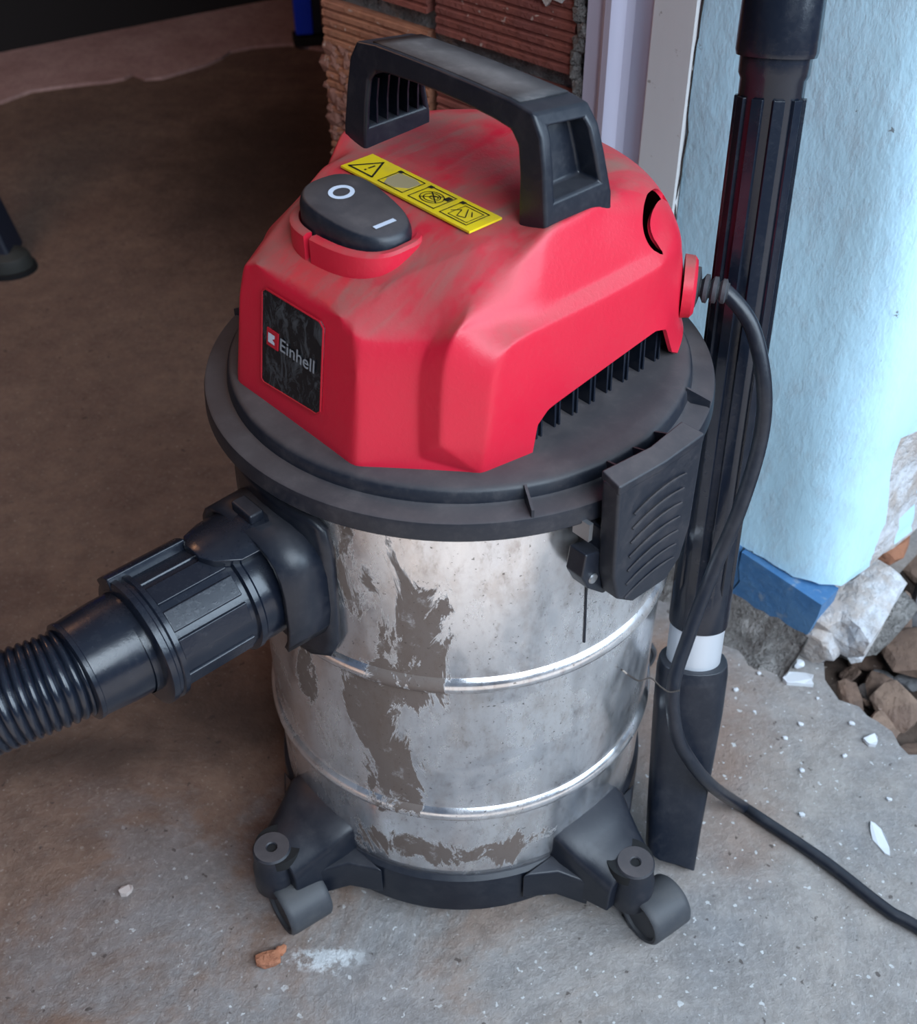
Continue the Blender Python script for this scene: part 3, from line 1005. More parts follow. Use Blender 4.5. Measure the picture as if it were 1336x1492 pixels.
for e in bm.edges:
    e[cr] = CRE.get(frozenset((vname(e.verts[0]), vname(e.verts[1]))), 0.0)
for v in bm.verts:
    v[cv] = {'F1b': .95, 'k1': .95, 'c1': .95, 'c7': .95, 'c2': .6, 'c3': .45, 'c4': .55, 'c5': .5}.get(vname(v), 0.0)
cover = obj('motor_cover', bm, 'red_plastic', vac, smooth=True, angle=180)
sb = cover.modifiers.new('sub', 'SUBSURF')
sb.levels = sb.render_levels = 4
so_ = cover.modifiers.new('solid', 'SOLIDIFY')
so_.thickness = 0.0022
so_.offset = -1
so_.use_even_offset = False
# J-shaped slot that frees the cord hook at the rear corner
cb = bmesh.new()
gp_ = [(-.1010, .0700, .5170), (-.0915, .0710, .5215), (-.0826, .0738, .5240), (-.0725, .0780, .5255), (-.0645, .0825, .5240), (-.0600, .0870, .5195), (-.0600, .0910, .5130), (-.0640, .0940, .5055), (-.0690, .0968, .4985)]
gr_ = [0.0030, 0.0036, 0.0044, 0.0052, 0.0052, 0.0046, 0.0038, 0.0030, 0.0022]
pth = catmull(gp_, 4)
tube(cb, pth, [gr_[min(len(gr_) - 1, k // 4)] + (gr_[min(len(gr_) - 1, k // 4 + 1)] - gr_[min(len(gr_) - 1, k // 4)]) * (k % 4) / 4 for k in range(len(pth))], 12)
bmesh.ops.recalc_face_normals(cb, faces=cb.faces)
cme = bpy.data.meshes.new('cutter')
cb.to_mesh(cme)
cb.free()
cut = bpy.data.objects.new('cutter', cme)
COL.objects.link(cut)
cut.parent = vac
bo = cover.modifiers.new('slot', 'BOOLEAN')
bo.object = cut
bo.operation = 'DIFFERENCE'
bo.solver = 'EXACT'
bpy.context.view_layer.update()
dg = bpy.context.evaluated_depsgraph_get()
baked = bpy.data.meshes.new_from_object(cover.evaluated_get(dg))
cover.modifiers.clear()
cover.data = baked
baked.name = 'motor_cover'
while len(baked.materials) > 1:
    baked.materials.pop(index=1)
bpy.data.objects.remove(cut)
sharp_by_angle(baked, 50)
for p_ in baked.polygons:
    p_.use_smooth = True
    p_.material_index = 0
wn_ = cover.modifiers.new('wn', 'WEIGHTED_NORMAL')
wn_.keep_sharp = True
wn_.weight = 75

# dark motor core and vent fins under the arches
bm = bmesh.new()
box(bm, (-0.02, 0, 0.446), (0.150, 0.176, 0.040))
obj('motor_core', bm, 'hole_black', vac, smooth=False)
for s in (1, -1):
    for k in range(8):
        x = 0.0335 - 0.0155 * k
        y = 0.1035 - 0.0010 * k
        bm = bmesh.new()
        for dx in (-0.0018, 0.0018):
            prism(bm, [Vector((x + dx - 0.0006, s * 0.086, 0.427)), Vector((x + dx - 0.0006, s * y, 0.427)), Vector((x + dx - 0.0006, s * (y - 0.001), 0.452)), Vector((x + dx - 0.0006, s * 0.086, 0.458))], (0.0012, 0, 0))
        box(bm, (x, s * (y - 0.003), 0.4405), (0.003, 0.002, 0.027))
        obj('vent_fin', bm, 'black_glossy', cover, smooth=False)

# ---- switch: collar, rocker, printed marks
SC = Vector((0.0685, -0.005, 0))


def stad(cx, cy, hx, hy, n=40, taper=0.0, pw=2.6):
    out = []
    for k in range(n):
        a = 2 * PI * k / n
        c_, s_ = math.cos(a), math.sin(a)
        x = hx * math.copysign(abs(c_) ** (2 / pw), c_)
        y = hy * math.copysign(abs(s_) ** (2 / pw), s_)
        out.append((cx + x * (1 - taper * y / hy), cy + y))
    return out


bm = bmesh.new()
N_ = 64
o1 = stad(SC.x, SC.y, 0.0285, 0.0415, N_, 0.10)
o2 = stad(SC.x, SC.y, 0.0265, 0.0400, N_, 0.10)
i1 = stad(SC.x, SC.y, 0.0238, 0.0370, N_, 0.10)
ringz = []
for k in range(N_):
    zt = 0.5325 - 0.10 * max(0.0, o1[k][0] - 0.07)
    ringz.append([Vector((*o1[k], 0.505)), Vector((*o1[k], zt - 0.0015)), Vector((*o2[k], zt)), Vector((*i1[k], zt)), Vector((*i1[k], 0.512))])
gap = [k for k in range(N_) if o1[k][0] > 0.085 and abs(o1[k][1] + 0.0165) < 0.0022]
R_ = [[bm.verts.new(p) for p in r] for r in ringz]
for k in range(N_):
    if k in gap:
        continue
    A, B = R_[k], R_[(k + 1) % N_]
    for i in range(4):
        bm.faces.new((A[i], A[i + 1], B[i + 1], B[i]))
for k in gap:
    bm.faces.new(R_[k])
    if (k + 1) % N_ not in gap:
        bm.faces.new(R_[(k + 1) % N_])
obj('switch_collar', bm, 'red_plastic', cover, angle=40)
bm = bmesh.new()
flo = [bm.verts.new((x, y, 0.5135)) for x, y in i1]
bm.faces.new(flo)
obj('switch_well', bm, 'hole_black', cover, smooth=False)
bm = bmesh.new()


def rz(y):
    return 0.5405 - 0.115 * (y + 0.005) + 0.9 * (y - 0.005) ** 2


rings = []
for sc_, dz, fixed in ((0.98, 0, 0.514), (1.0, 0, 0.522), (1.0, -0.0062, None), (0.975, -0.0030, None), (0.94, -0.0010, None), (0.90, 0.0, None), (0.5, 0.0006, None), (0.12, 0.0008, None)):
    ring = []
    for x, y in stad(0, 0, 0.0222, 0.0350, 48, 0.16):
        X, Y = SC.x + x * sc_, SC.y + y * sc_
        ring.append(Vector((X, Y, fixed if fixed else rz(Y) + dz)))
    rings.append(ring)
loft(bm, rings)
sw = obj('rocker_switch', bm, 'black_dusty', vac, angle=50)


def ringmark(bm, cx, cy, rx, ry, w, zf, n=32, dz=0.0004):
    A = [bm.verts.new((cx + rx * math.cos(2 * PI * k / n), cy + ry * math.sin(2 * PI * k / n), 0)) for k in range(n)]
    B = [bm.verts.new((cx + (rx - w) * math.cos(2 * PI * k / n), cy + (ry - w) * math.sin(2 * PI * k / n), 0)) for k in range(n)]
    for v in A + B:
        v.co.z = zf(v.co.x, v.co.y) + dz
    for k in range(n):
        bm.faces.new((A[k], A[(k + 1) % n], B[(k + 1) % n], B[k]))


bm = bmesh.new()
ringmark(bm, 0.0685, -0.0190, 0.0078, 0.0062, 0.0026, lambda x, y: rz(y) + 0.0006)
obj('off_mark', bm, 'white_print', sw, smooth=False)
bm = bmesh.new()
vs = [bm.verts.new((x, y, rz(y) + 0.0010)) for x, y in ((0.0620, 0.0165), (0.0620, 0.0195), (0.0760, 0.0195), (0.0760, 0.0165))]
bm.faces.new(vs)
obj('on_mark', bm, 'white_print', sw, smooth=False)

# ---- warning label on top
ZL = 0.5392


def flat(poly, z, th=0.0003):
    b = bmesh.new()
    prism(b, [Vector((x, y, z)) for x, y in poly], (0, 0, -th))
    return b


lab = obj('warning_label', flat([(0.0190, -0.0535), (0.0190, 0.0550), (0.0425, 0.0550), (0.0425, -0.0535)], ZL, 0.0012), 'yellow_label', vac, smooth=False)
bm = bmesh.new()


def bar(bm, p, q, w, z, h=0.00025):
    p, q = Vector((*p, z)), Vector((*q, z))
    dv = (q - p).normalized()
    nn = Vector((-dv.y, dv.x, 0)) * w / 2
    vs = [bm.verts.new(x) for x in (p - nn, p + nn, q + nn, q - nn)]
    bm.faces.new(vs)


def outline_(bm, pts, w, z):
    for i in range(len(pts)):
        a, b = Vector(pts[i]), Vector(pts[(i + 1) % len(pts)])
        e = (b - a).normalized() * w * 0.5
        bar(bm, tuple(a - e), tuple(b + e), w, z)


zl = ZL + 0.0003
outline_(bm, [(0.0225, -0.0395), (0.0390, -0.0500), (0.0390, -0.0295)], 0.0013, zl)
bar(bm, (0.0285, -0.0395), (0.0335, -0.0395), 0.0013, zl)
bar(bm, (0.0350, -0.0395), (0.0363, -0.0395), 0.0014, zl)
obj('warning_triangle', bm, 'label_black', lab, smooth=False)
for j, yc in enumerate((-0.0135, 0.0125, 0.0385)):
    bm = bmesh.new()
    outline_(bm, [(0.0225, yc - 0.0105), (0.0225, yc + 0.0105), (0.0392, yc + 0.0105), (0.0392, yc - 0.0105)], 0.0007, zl)
    vs = [bm.verts.new((x, y, zl + 0.0001)) for x, y in ((0.0218, yc - 0.0112), (0.0218, yc - 0.0078), (0.0245, yc - 0.0078), (0.0245, yc - 0.0112))]
    bm.faces.new(vs)
    if j == 1:
        for cx, cy, rx, ry in ((0.031, yc, 0.0062, 0.0080), (0.031, yc, 0.0045, 0.0055), (0.0305, yc + 0.001, 0.0022, 0.0030)):
            ringmark(bm, cx, cy, rx, ry, 0.0006, lambda x, y: zl, 24, 0)
        bar(bm, (0.0265, yc + 0.004), (0.0355, yc - 0.006), 0.0007, zl)
        bar(bm, (0.0265, yc - 0.005), (0.0345, yc + 0.007), 0.0007, zl)
        vs = [bm.verts.new((x, y, zl)) for x, y in ((0.0240, yc + 0.0060), (0.0240, yc + 0.0098), (0.0285, yc + 0.0098), (0.0285, yc + 0.0060))]
        bm.faces.new(vs)
    if j == 2:
        outline_(bm, [(0.0245, yc - 0.0060), (0.0245, yc + 0.0085), (0.0372, yc + 0.0085), (0.0372, yc - 0.0060)], 0.0005, zl)
        for a, b in (((0.026, yc - 0.002), (0.034, yc + 0.004)), ((0.034, yc + 0.004), (0.0355, yc - 0.001)), ((0.0355, yc - 0.001), (0.029, yc - 0.004)), ((0.029, yc - 0.004), (0.0335, yc - 0.008)), ((0.027, yc + 0.002), (0.031, yc + 0.006))):
            bar(bm, a, b, 0.0006, zl)
    obj('pictogram', bm, 'label_black', lab, smooth=False)
    if j == 0:
        obj('worn_patch', flat([(0.0240, yc - 0.0095), (0.0232, yc + 0.0040), (0.0250, yc + 0.0095), (0.0330, yc + 0.0090), (0.0380, yc + 0.0020), (0.0385, yc - 0.0060), (0.0330, yc - 0.0098)], zl - 0.0001, 0.0002), 'label_grey', lab, smooth=False)

# ---- logo panel on the front
TILT = math.atan(0.1566)


def fpt(y, z, off=0.0):
    x = 0.1262 - 0.1566 * (z - 0.426)
    return Vector((x + off * math.cos(TILT), y, z + off * math.sin(TILT)))


bm = bmesh.new()
outl = [(-0.033, 0.4415), (-0.0305, 0.4400), (0.0190, 0.4435), (0.0225, 0.4465), (0.0215, 0.4960), (0.0180, 0.4985), (-0.0310, 0.4975), (-0.0340, 0.4950)]
prism(bm, [fpt(y, z, 0.0010) for y, z in outl], fpt(0, 0.47, -0.002) - fpt(0, 0.47, 0.0))
pan = obj('logo_panel', bm, 'panel_black', vac, smooth=False)
bm = bmesh.new()
pts = [fpt(y, z, 0.0009) for y, z in outl]
tube(bm, pts + [pts[0]], 0.0006, 6)
obj('panel_rim', bm, 'logo_red', pan)
bm = bmesh.new()
prism(bm, [fpt(y, z, 0.0016) for y, z in ((-0.0280, 0.4655), (-0.0175, 0.4655), (-0.0175, 0.4760), (-0.0280, 0.4760))], fpt(0, 0.47, -0.0008) - fpt(0, 0.47))
obj('logo_square', bm, 'logo_red', pan, smooth=False)
bm = bmesh.new()
vs = [bm.verts.new(fpt(y, z, 0.0020)) for y, z in ((-0.0262, 0.4680), (-0.0200, 0.4680), (-0.0200, 0.4695), (-0.0222, 0.4707), (-0.0200, 0.4719), (-0.0200, 0.4738), (-0.0262, 0.4738))]
bm.faces.new(vs)
obj('logo_sign', bm, 'white_print', pan, smooth=False)
fc_ = bpy.data.curves.new('lettering', 'FONT')
fc_.body = 'Einhell'
fc_.size = 0.0110
fc_.offset = 0.00012
fc_.space_character = 1.02
to = bpy.data.objects.new('lettering_curve', fc_)
COL.objects.link(to)
dg = bpy.context.evaluated_depsgraph_get()
tm = bpy.data.meshes.new_from_object(to.evaluated_get(dg))
bpy.data.objects.remove(to)
xs = [v.co.x for v in tm.vertices]
wd = max(xs) - min(xs)
for v in tm.vertices:
    v.co = fpt(-0.0150 + (v.co.x - min(xs)) / wd * 0.0315, 0.4672 + v.co.y, 0.0018)
tm.name = 'lettering'
tm.materials.clear()
tm.materials.append(M['worn_print'])
lo = bpy.data.objects.new('lettering', tm)
COL.objects.link(lo)
lo.parent = pan

# ---- handle
OUT = [(0.0850, 0.5330), (0.0838, 0.5470), (0.0800, 0.5720), (0.0765, 0.5880), (0.0700, 0.5985), (0.0540, 0.6006), (0.0250, 0.6012)]
INN = [(0.0640, 0.5330), (0.0635, 0.5470), (0.0625, 0.5640), (0.0600, 0.5790), (0.0540, 0.5855), (0.0420, 0.5872), (0.0200, 0.5885)]
X0, X1 = 0.0140, -0.0270
pairs = [(o_, i_) for o_, i_ in zip(OUT, INN)]
seq = [((y, z), (y2, z2)) for (y, z), (y2, z2) in pairs] + [((0, 0.6014), (0, 0.5888))] + [((-y, z), (-y2, z2)) for (y, z), (y2, z2) in pairs[::-1]]
bm = bmesh.new()
G = []
for (yo, zo), (yi, zi) in seq:
    k = 1.0 if zo > 0.575 else 1.0 + (0.575 - zo) * 1.2
    lo_ = max(0.0, min(1.0, (0.598 - zo) / 0.052))
    xa, xb = X0 + 0.002 * lo_, X1 - 0.008 * lo_
    dz_ = 0.005 * (1 - lo_)
    G.append([bm.verts.new((xa, yo, zo)), bm.verts.new((xb, yo, zo - dz_)), bm.verts.new((xb, yi, zi - dz_)), bm.verts.new((xa, yi, zi))])
outer_f, inner_f = [], []
for i in range(len(G) - 1):
    A, B = G[i], G[i + 1]
    fo = bm.faces.new((A[0], A[1], B[1], B[0]))
    fi = bm.faces.new((A[2], A[3], B[3], B[2]))
    bm.faces.new((A[1], A[2], B[2], B[1]))
    bm.faces.new((A[3], A[0], B[0], B[3]))
    outer_f.append(fo)
    inner_f.append(fi)
bm.faces.new(G[0])
bm.faces.new(G[-1])
bmesh.ops.recalc_face_normals(bm, faces=bm.faces)


def pocket(faces, inset, vec):
    bmesh.ops.inset_region(bm, faces=faces, thickness=inset, use_even_offset=True)
    ret = bmesh.ops.extrude_face_region(bm, geom=faces)
    vs_ = [e for e in ret['geom'] if isinstance(e, bmesh.types.BMVert)]
    bmesh.ops.translate(bm, verts=vs_, vec=vec)
    bmesh.ops.delete(bm, geom=faces, context='FACES')


pocket(outer_f[1:4], 0.0078, (0, -0.0150, 0))
pocket(inner_f[-4:-1], 0.0040, (0, -0.0125, 0.0))
hd = obj('handle', bm, 'black_plastic', vac, bevel=0.0022, bseg=3, angle=28)
for k in range(5):
    bm = bmesh.new()
    x = 0.0065 - 0.0078 * k
    prism(bm, [Vector((x, -0.0780, 0.546)), Vector((x, -0.0645, 0.546)), Vector((x, -0.0635, 0.564)), Vector((x, -0.0610, 0.578)), Vector((x, -0.0735, 0.580))], (-0.0013, 0, 0))
    obj('handle_rib', bm, 'black_glossy', hd, smooth=False)
bm = bmesh.new()
gp = []
for k in range(13):
    y = -0.058 + 0.116 * k / 12
    z = 0.6014 - 0.0010 * (abs(y) / 0.06) ** 2
    gp.append((y, z))
top_, bot_ = [], []
for y, z in gp:
    top_.append([bm.verts.new((X0 - 0.0030, y, z + 0.0002)), bm.verts.new((X1 + 0.0030, y, z - 0.0040))])
for A, B in zip(top_[:-1], top_[1:]):
    bm.faces.new((A[0], A[1], B[1], B[0]))
gpo = obj('grip_pad', bm, 'grip_dusty', hd, smooth=True)
sm = gpo.modifiers.new('solid', 'SOLIDIFY')
sm.thickness = 0.0012

# ---- inlet flange, hose connector, cuff, hose
HZ = 0.334
bm = bmesh.new()
rows = []
for zz, hw in ((0.272, 0.024), (0.280, 0.040), (0.292, 0.045), (0.334, 0.0465), (0.368, 0.0465), (0.384, 0.044), (0.390, 0.036)):
    row = []
    for k in range(13):
        y = -hw + 2 * hw * k / 12
        row.append(Vector((math.sqrt(0.1455 ** 2 - y * y) + 0.0035, y, zz)))
    rows.append(row)
RR = [[bm.verts.new(p) for p in r] for r in rows]
for A, B in zip(RR[:-1], RR[1:]):
    for k in range(12):
        bm.faces.new((A[k], A[k + 1], B[k + 1], B[k]))
pl_ = obj('inlet_flange', bm, 'black_plastic', vac, angle=40)
s_ = pl_.modifiers.new('solid', 'SOLIDIFY')
s_.thickness = 0.005
s_.offset = 0
# square guard hood over the inlet
bm = bmesh.new()
hood = []
for hx, grow in ((0.140, 0.0), (0.1735, -0.001)):
    ring = []
    for k in range(17):
        a = math.radians(-38 + 256 * k / 16)
        ring.append((hx, (0.0445 + grow) * math.copysign(abs(math.cos(a)) ** 0.62, math.cos(a)), HZ + (0.0455 + grow) * math.copysign(abs(math.sin(a)) ** 0.62, math.sin(a))))
    hood.append([bm.verts.new(p) for p in ring])
for k in range(16):
    bm.faces.new((hood[0][k], hood[0][k + 1], hood[1][k + 1], hood[1][k]))
ho = obj('inlet_hood', bm, 'black_plastic', vac, angle=40)
s_ = ho.modifiers.new('solid', 'SOLIDIFY')
s_.thickness = 0.004
# connector sleeve
bm = bmesh.new()
lathe_at(bm, [(0.0, 0.140), (0.0370, 0.140), (0.0372, 0.184), (0.0385, 0.1855), (0.0385, 0.189), (0.0355, 0.190), (0.0352, 0.2375), (0.0395, 0.2385), (0.0398, 0.2415), (0.0385, 0.2425), (0.0385, 0.2445), (0.0398, 0.2455), (0.0398, 0.2490), (0.0375, 0.2500), (0.0300, 0.2500), (0.0298, 0.2540)], (0, 0, HZ), (1, 0, 0), 64)
con = obj('hose_connector', bm, 'black_glossy', vac, angle=25)
# raised staves along the sleeve
for k, a in enumerate((20, 48, 76, 104, 132, 160, 200, 250, 300, 340)):
    a = math.radians(a)
    n_ = Vector((0, math.cos(a), math.sin(a)))
    t_ = Vector((0, -math.sin(a), math.cos(a)))
    bm = bmesh.new()
    p = Vector((0.193, 0, HZ)) + n_ * 0.0345
    prism(bm, [p - t_ * 0.0068, p + t_ * 0.0068, p + t_ * 0.0062 + n_ * 0.0018, p - t_ * 0.0062 + n_ * 0.0018], (0.0445, 0, 0))
    obj('stave', bm, 'black_glossy', con, bevel=0.0005)
# raised locking saddle on top
bm = bmesh.new()
rings = []
for x, r_, w_ in ((0.150, 0.0440, 0.62), (0.158, 0.0455, 0.62), (0.185, 0.0440, 0.60), (0.198, 0.0425, 0.42), (0.203, 0.0405, 0.20)):
    ring = []
    for k in range(13):
        a = PI / 2 + 0.10 + w_ * (-1 + 2 * k / 12)
        ring.append(Vector((x, r_ * math.cos(a), HZ + r_ * math.sin(a))))
    for k in range(13):
        a = PI / 2 + 0.10 + w_ * (1 - 2 * k / 12)
        ring.append(Vector((x, 0.0360 * math.cos(a), HZ + 0.0360 * math.sin(a))))
    rings.append(ring)
loft(bm, rings)
sad = obj('lock_saddle', bm, 'black_glossy', con, bevel=0.0010, angle=40)
bm = bmesh.new()
box(bm, (0.163, -0.004, HZ + 0.0475), (0.010, 0.020, 0.007))
obj('lock_tab', bm, 'black_plastic', con, bevel=0.0015)
# twist-lock tongue at the collar
bm = bmesh.new()
rings = []
for x in (0.200, 0.240, 0.2505):
    ring = []
    for k in range(7):
        a = math.radians(112 + 26 * k / 6)
        ring.append(Vector((x, 0.0425 * math.cos(a), HZ + 0.0425 * math.sin(a))))
    for k in range(7):
        a = math.radians(138 - 26 * k / 6)
        ring.append(Vector((x, 0.0345 * math.cos(a), HZ + 0.0345 * math.sin(a))))
    rings.append(ring)
loft(bm, rings)
obj('lock_tongue', bm, 'black_glossy', con, bevel=0.0008, angle=40)
# smooth cuff
bm = bmesh.new()
lathe_at(bm, [(0.0, 0.246), (0.0315, 0.246), (0.0312, 0.262), (0.0295, 0.283), (0.0300, 0.2835), (0.0300, 0.286), (0.0280, 0.287), (0.0, 0.287)], (0, 0, HZ), (1, -0.012, 0), 56)
obj('hose_cuff', bm, 'black_glossy', vac, angle=30)
# corrugated hose
path = catmull([(0.283, -0.0035, HZ), (0.300, -0.006, HZ - 0.0002), (0.325, -0.0135, HZ - 0.0025), (0.36, -0.028, HZ - 0.012), (0.41, -0.052, HZ - 0.036), (0.47, -0.09, HZ - 0.085), (0.53, -0.14, HZ - 0.155), (0.58, -0.19, HZ - 0.235), (0.63, -0.25, HZ - 0.298), (0.70, -0.33, HZ - 0.3060), (0.80, -0.42, HZ - 0.3060)], 24)
# resample by arc length
acc = [0]
for a, b in zip(path[:-1], path[1:]):
    acc.append(acc[-1] + (b - a).length)
step = 0.00078
pts, rad = [], []
s_pos, j = 0.0, 0
while s_pos < acc[-1]:
    while acc[j + 1] < s_pos:
        j += 1
    u = (s_pos - acc[j]) / (acc[j + 1] - acc[j])
    pts.append(path[j].lerp(path[j + 1], u))
    ph = (s_pos / 0.0047) % 1.0
    rad.append(0.0246 + 0.0024 * (1 - abs(2 * ph - 1) ** 2.2))
    s_pos += step
bm = bmesh.new()
tube(bm, pts, rad, 36)
obj('suction_hose', bm, 'black_glossy', vac, angle=60)

# ---- cord with strain relief
bm = bmesh.new()
lathe_at(bm, [(0.0, -0.004), (0.0195, -0.004), (0.0190, 0.002), (0.0165, 0.0040), (0.0, 0.0040)], (-0.1135, 0.0850, 0.459), (-0.62, 0.78, 0.0), 32)
obj('cord_boss', bm, 'red_plastic', cover, angle=40)
cd0 = Vector((-0.1155, 0.0877, 0.459))
cdir = Vector((-0.50, 0.86, 0.0)).normalized()
bm = bmesh.new()
lathe_at(bm, [(0.0, 0.0), (0.0125, 0.0), (0.0125, 0.0022), (0.0090, 0.0030), (0.0058, 0.0035)], cd0, cdir, 28)
for k in range(3):
    s0 = 0.0062 + 0.0054 * k
    lathe_at(bm, [(0.0050, s0 - 0.0022), (0.0088 - 0.0006 * k, s0), (0.0088 - 0.0006 * k, s0 + 0.0022), (0.0050, s0 + 0.0032)], cd0, cdir, 24)
tube(bm, [cd0, cd0 + cdir * 0.021], 0.0055, 16)
obj('strain_relief', bm, 'grey_rubber', vac, angle=35)
wpts = [(0.1642, 0.0059, 0.4575), (0.1800, -0.0035, 0.4395), (0.1905, -0.0156, 0.4054), (0.1932, -0.0219, 0.3672), (0.1844, -0.0353, 0.3207), (0.1718, -0.0449, 0.2740), (0.1571, -0.0633, 0.2263), (0.1484, -0.0796, 0.1949), (0.1523, -0.0921, 0.1617), (0.1646, -0.0967, 0.1348), (0.1885, -0.0851, 0.0884), (0.2287, -0.0455, 0.0090), (0.2450, -0.0570, 0.0054), (0.2860, -0.0960, 0.0054), (0.3240, -0.1390, 0.0054), (0.3430, -0.1540, 0.0054), (0.42, -0.22, 0.0054), (0.55, -0.36, 0.0054)]
lp = [cd0 + cdir * 0.012] + [loc_(p) for p in wpts]
bm = bmesh.new()
tube(bm, catmull(lp, 12), 0.0050, 14)
obj('power_cord', bm, 'black_plastic', vac)

# ================================================================== WAND leaning behind the vacuum
wand = empty('vacuum_wand', (0.1635, -0.099, 0))
tag(wand, 'black plastic vacuum wand with flat crevice nozzle and silver band leaning beside the drum', 'vacuum wand')
WB = Vector((0.1635, -0.099, 0.0))
C1 = Vector((0.1736, -0.0241, 0.1921)) - WB        # silver band
C3 = Vector((0.1874, 0.0708, 0.5589)) - WB
WDIR = (C3 - C1).normalized()
side = WDIR.cross(Vector((0, -1, 0.3))).normalized()       # image-right
if side.x < 0:
    side = -side
front = WDIR.cross(side)
if front.y > 0:
    front = -front


def wpos(s):
    return C1 + WDIR * s


# crevice nozzle: round at the top, flat and angled at the tip
bm = bmesh.new()
rings = []
tipd = -C1.z / WDIR.z
nd = (C1 - Vector((0, 0, 0))).normalized()
for s, hw, th, skew in ((-0.022, 0.0250, 0.0220, 0), (-0.030, 0.0262, 0.0225, 0), (-0.034, 0.0262, 0.0225, 0), (-0.060, 0.0250, 0.0180, 0), (-0.110, 0.0232, 0.0140, 0), (-0.160, 0.0212, 0.0105, 0), (-0.200, 0.0198, 0.0095, 0.010)):
    c0 = C1 * (1 + s / C1.length)
    ring = []
    for k in range(24):
        a = 2 * PI * k / 24
        ca, sa = math.cos(a), math.sin(a)
        pw = 0.5 if s < -0.05 else 0.9
        off = side * hw * math.copysign(abs(ca) ** pw, ca) + front * th * math.copysign(abs(sa) ** pw, sa)
        ring.append(c0 + off - Vector((0, 0, 1)) * 0 + nd * (-skew * ca if skew else 0))
    rings.append(ring)
zmin = min(p.z for p in rings[-1])
rings[-1] = [p - nd * ((zmin - 0.0005) / nd.z) for p in rings[-1]]
loft(bm, rings)
obj('crevice_nozzle', bm, 'black_plastic', wand, bevel=0.001, angle=40)
bm = bmesh.new()
lathe_at(bm, [(0.0, -0.034), (0.0200, -0.034), (0.0200, 0.016), (0.0, 0.016)], C1, WDIR, 40)
obj('silver_band', bm, 'silver', wand, angle=40)
# lower tube with rectangular flutes
bm = bmesh.new()
lathe_at(bm, [(0.0, 0.009), (0.0212, 0.009), (0.0215, 0.014), (0.0213, 0.040), (0.0195, 0.046), (0.0195, 0.385), (0.0210, 0.388), (0.0212, 0.40), (0.0, 0.40)], C1, WDIR, 56)
tb = obj('lower_tube', bm, 'black_glossy', wand, angle=35)
for k in range(10):
    a = 2 * PI * k / 10 + 0.3
    n_ = side * math.cos(a) + front * math.sin(a)
    t_ = WDIR.cross(n_)
    p = wpos(0.030) + n_ * 0.0188
    bm = bmesh.new()
    prism(bm, [p - t_ * 0.0040, p + t_ * 0.0040, p + t_ * 0.0034 + n_ * 0.0024, p - t_ * 0.0034 + n_ * 0.0024], WDIR * 0.345)
    obj('tube_rib', bm, 'black_glossy', tb, bevel=0.0004)
bm = bmesh.new()
lathe_at(bm, [(0.0, 0.398), (0.0235, 0.398), (0.0243, 0.401), (0.0238, 0.440), (0.0222, 0.4405), (0.0222, 0.90), (0.0, 0.90)], C1, WDIR, 56)
tb2 = obj('upper_tube', bm, 'black_glossy', wand, angle=35)
for k in range(9):
    a = 2 * PI * k / 9 + 0.1
    n_ = side * math.cos(a) + front * math.sin(a)
    t_ = WDIR.cross(n_)
    p = wpos(0.440) + n_ * 0.0212
    bm = bmesh.new()
    prism(bm, [p - t_ * 0.0042, p + t_ * 0.0042, p + t_ * 0.0042 + n_ * 0.0024, p - t_ * 0.0042 + n_ * 0.0024], WDIR * 0.40)
    obj('tube_rib', bm, 'black_plastic', tb2, bevel=0.0005)
# wall height where the wand touches: a bent grip end rests against the jamb
pe = wpos(0.895)
d_wall = (W0 - (pe + WB)).dot(-WN)
bm = bmesh.new()
end = pe + WDIR * 0.10 + (-WN) * max(0.0, d_wall - 0.06)
end2 = pe + (-WN) * (d_wall - 0.028) + WDIR * 0.16
tube(bm, catmull([wpos(0.88), pe + WDIR * 0.03, pe + WDIR * 0.08 + (-WN) * (d_wall * 0.45), end2], 8), 0.0215, 24)
obj('grip_bend', bm, 'black_plastic', wand)

# ================================================================== BACKGROUND THINGS
bench = empty('work_table', (-0.287, 1.752, 0.006), math.radians(10))
tag(bench, 'table with blue metal leg on black foot, far beyond the brick wall', 'table')
bm = bmesh.new()
box(bm, (-0.010, 0, 0.42), (0.034, 0.036, 0.80))
obj('leg', bm, 'blue_metal', bench, bevel=0.003)
bm = bmesh.new()
box(bm, (0.016, 0.006, 0.42), (0.018, 0.040, 0.80))
obj('leg_edge', bm, 'dark_navy', bench, bevel=0.002)
bm = bmesh.new()
box(bm, (0.0, 0, 0.008), (0.066, 0.052, 0.016))
obj('foot', bm, 'hole_black', bench, bevel=0.003)
bm = bmesh.new()
box(bm, (0.048, -0.012, 0.010), (0.045, 0.020, 0.014))
obj('foot_plate', bm, 'hole_black', bench, bevel=0.003)
bm = bmesh.new()
prism(bm, [Vector((0.06, -0.04, 0.82)), Vector((0.02, 0.15, 0.82)), Vector((-0.84, -0.20, 0.82)), Vector((-0.80, -0.40, 0.82))], (0, 0, 0.04))
obj('table_top', bm, 'room_dark', bench, smooth=False)
bm = bmesh.new()
box(bm, (-0.76, -0.33, 0.40), (0.034, 0.036, 0.83))
obj('leg', bm, 'blue_metal', bench, bevel=0.003)

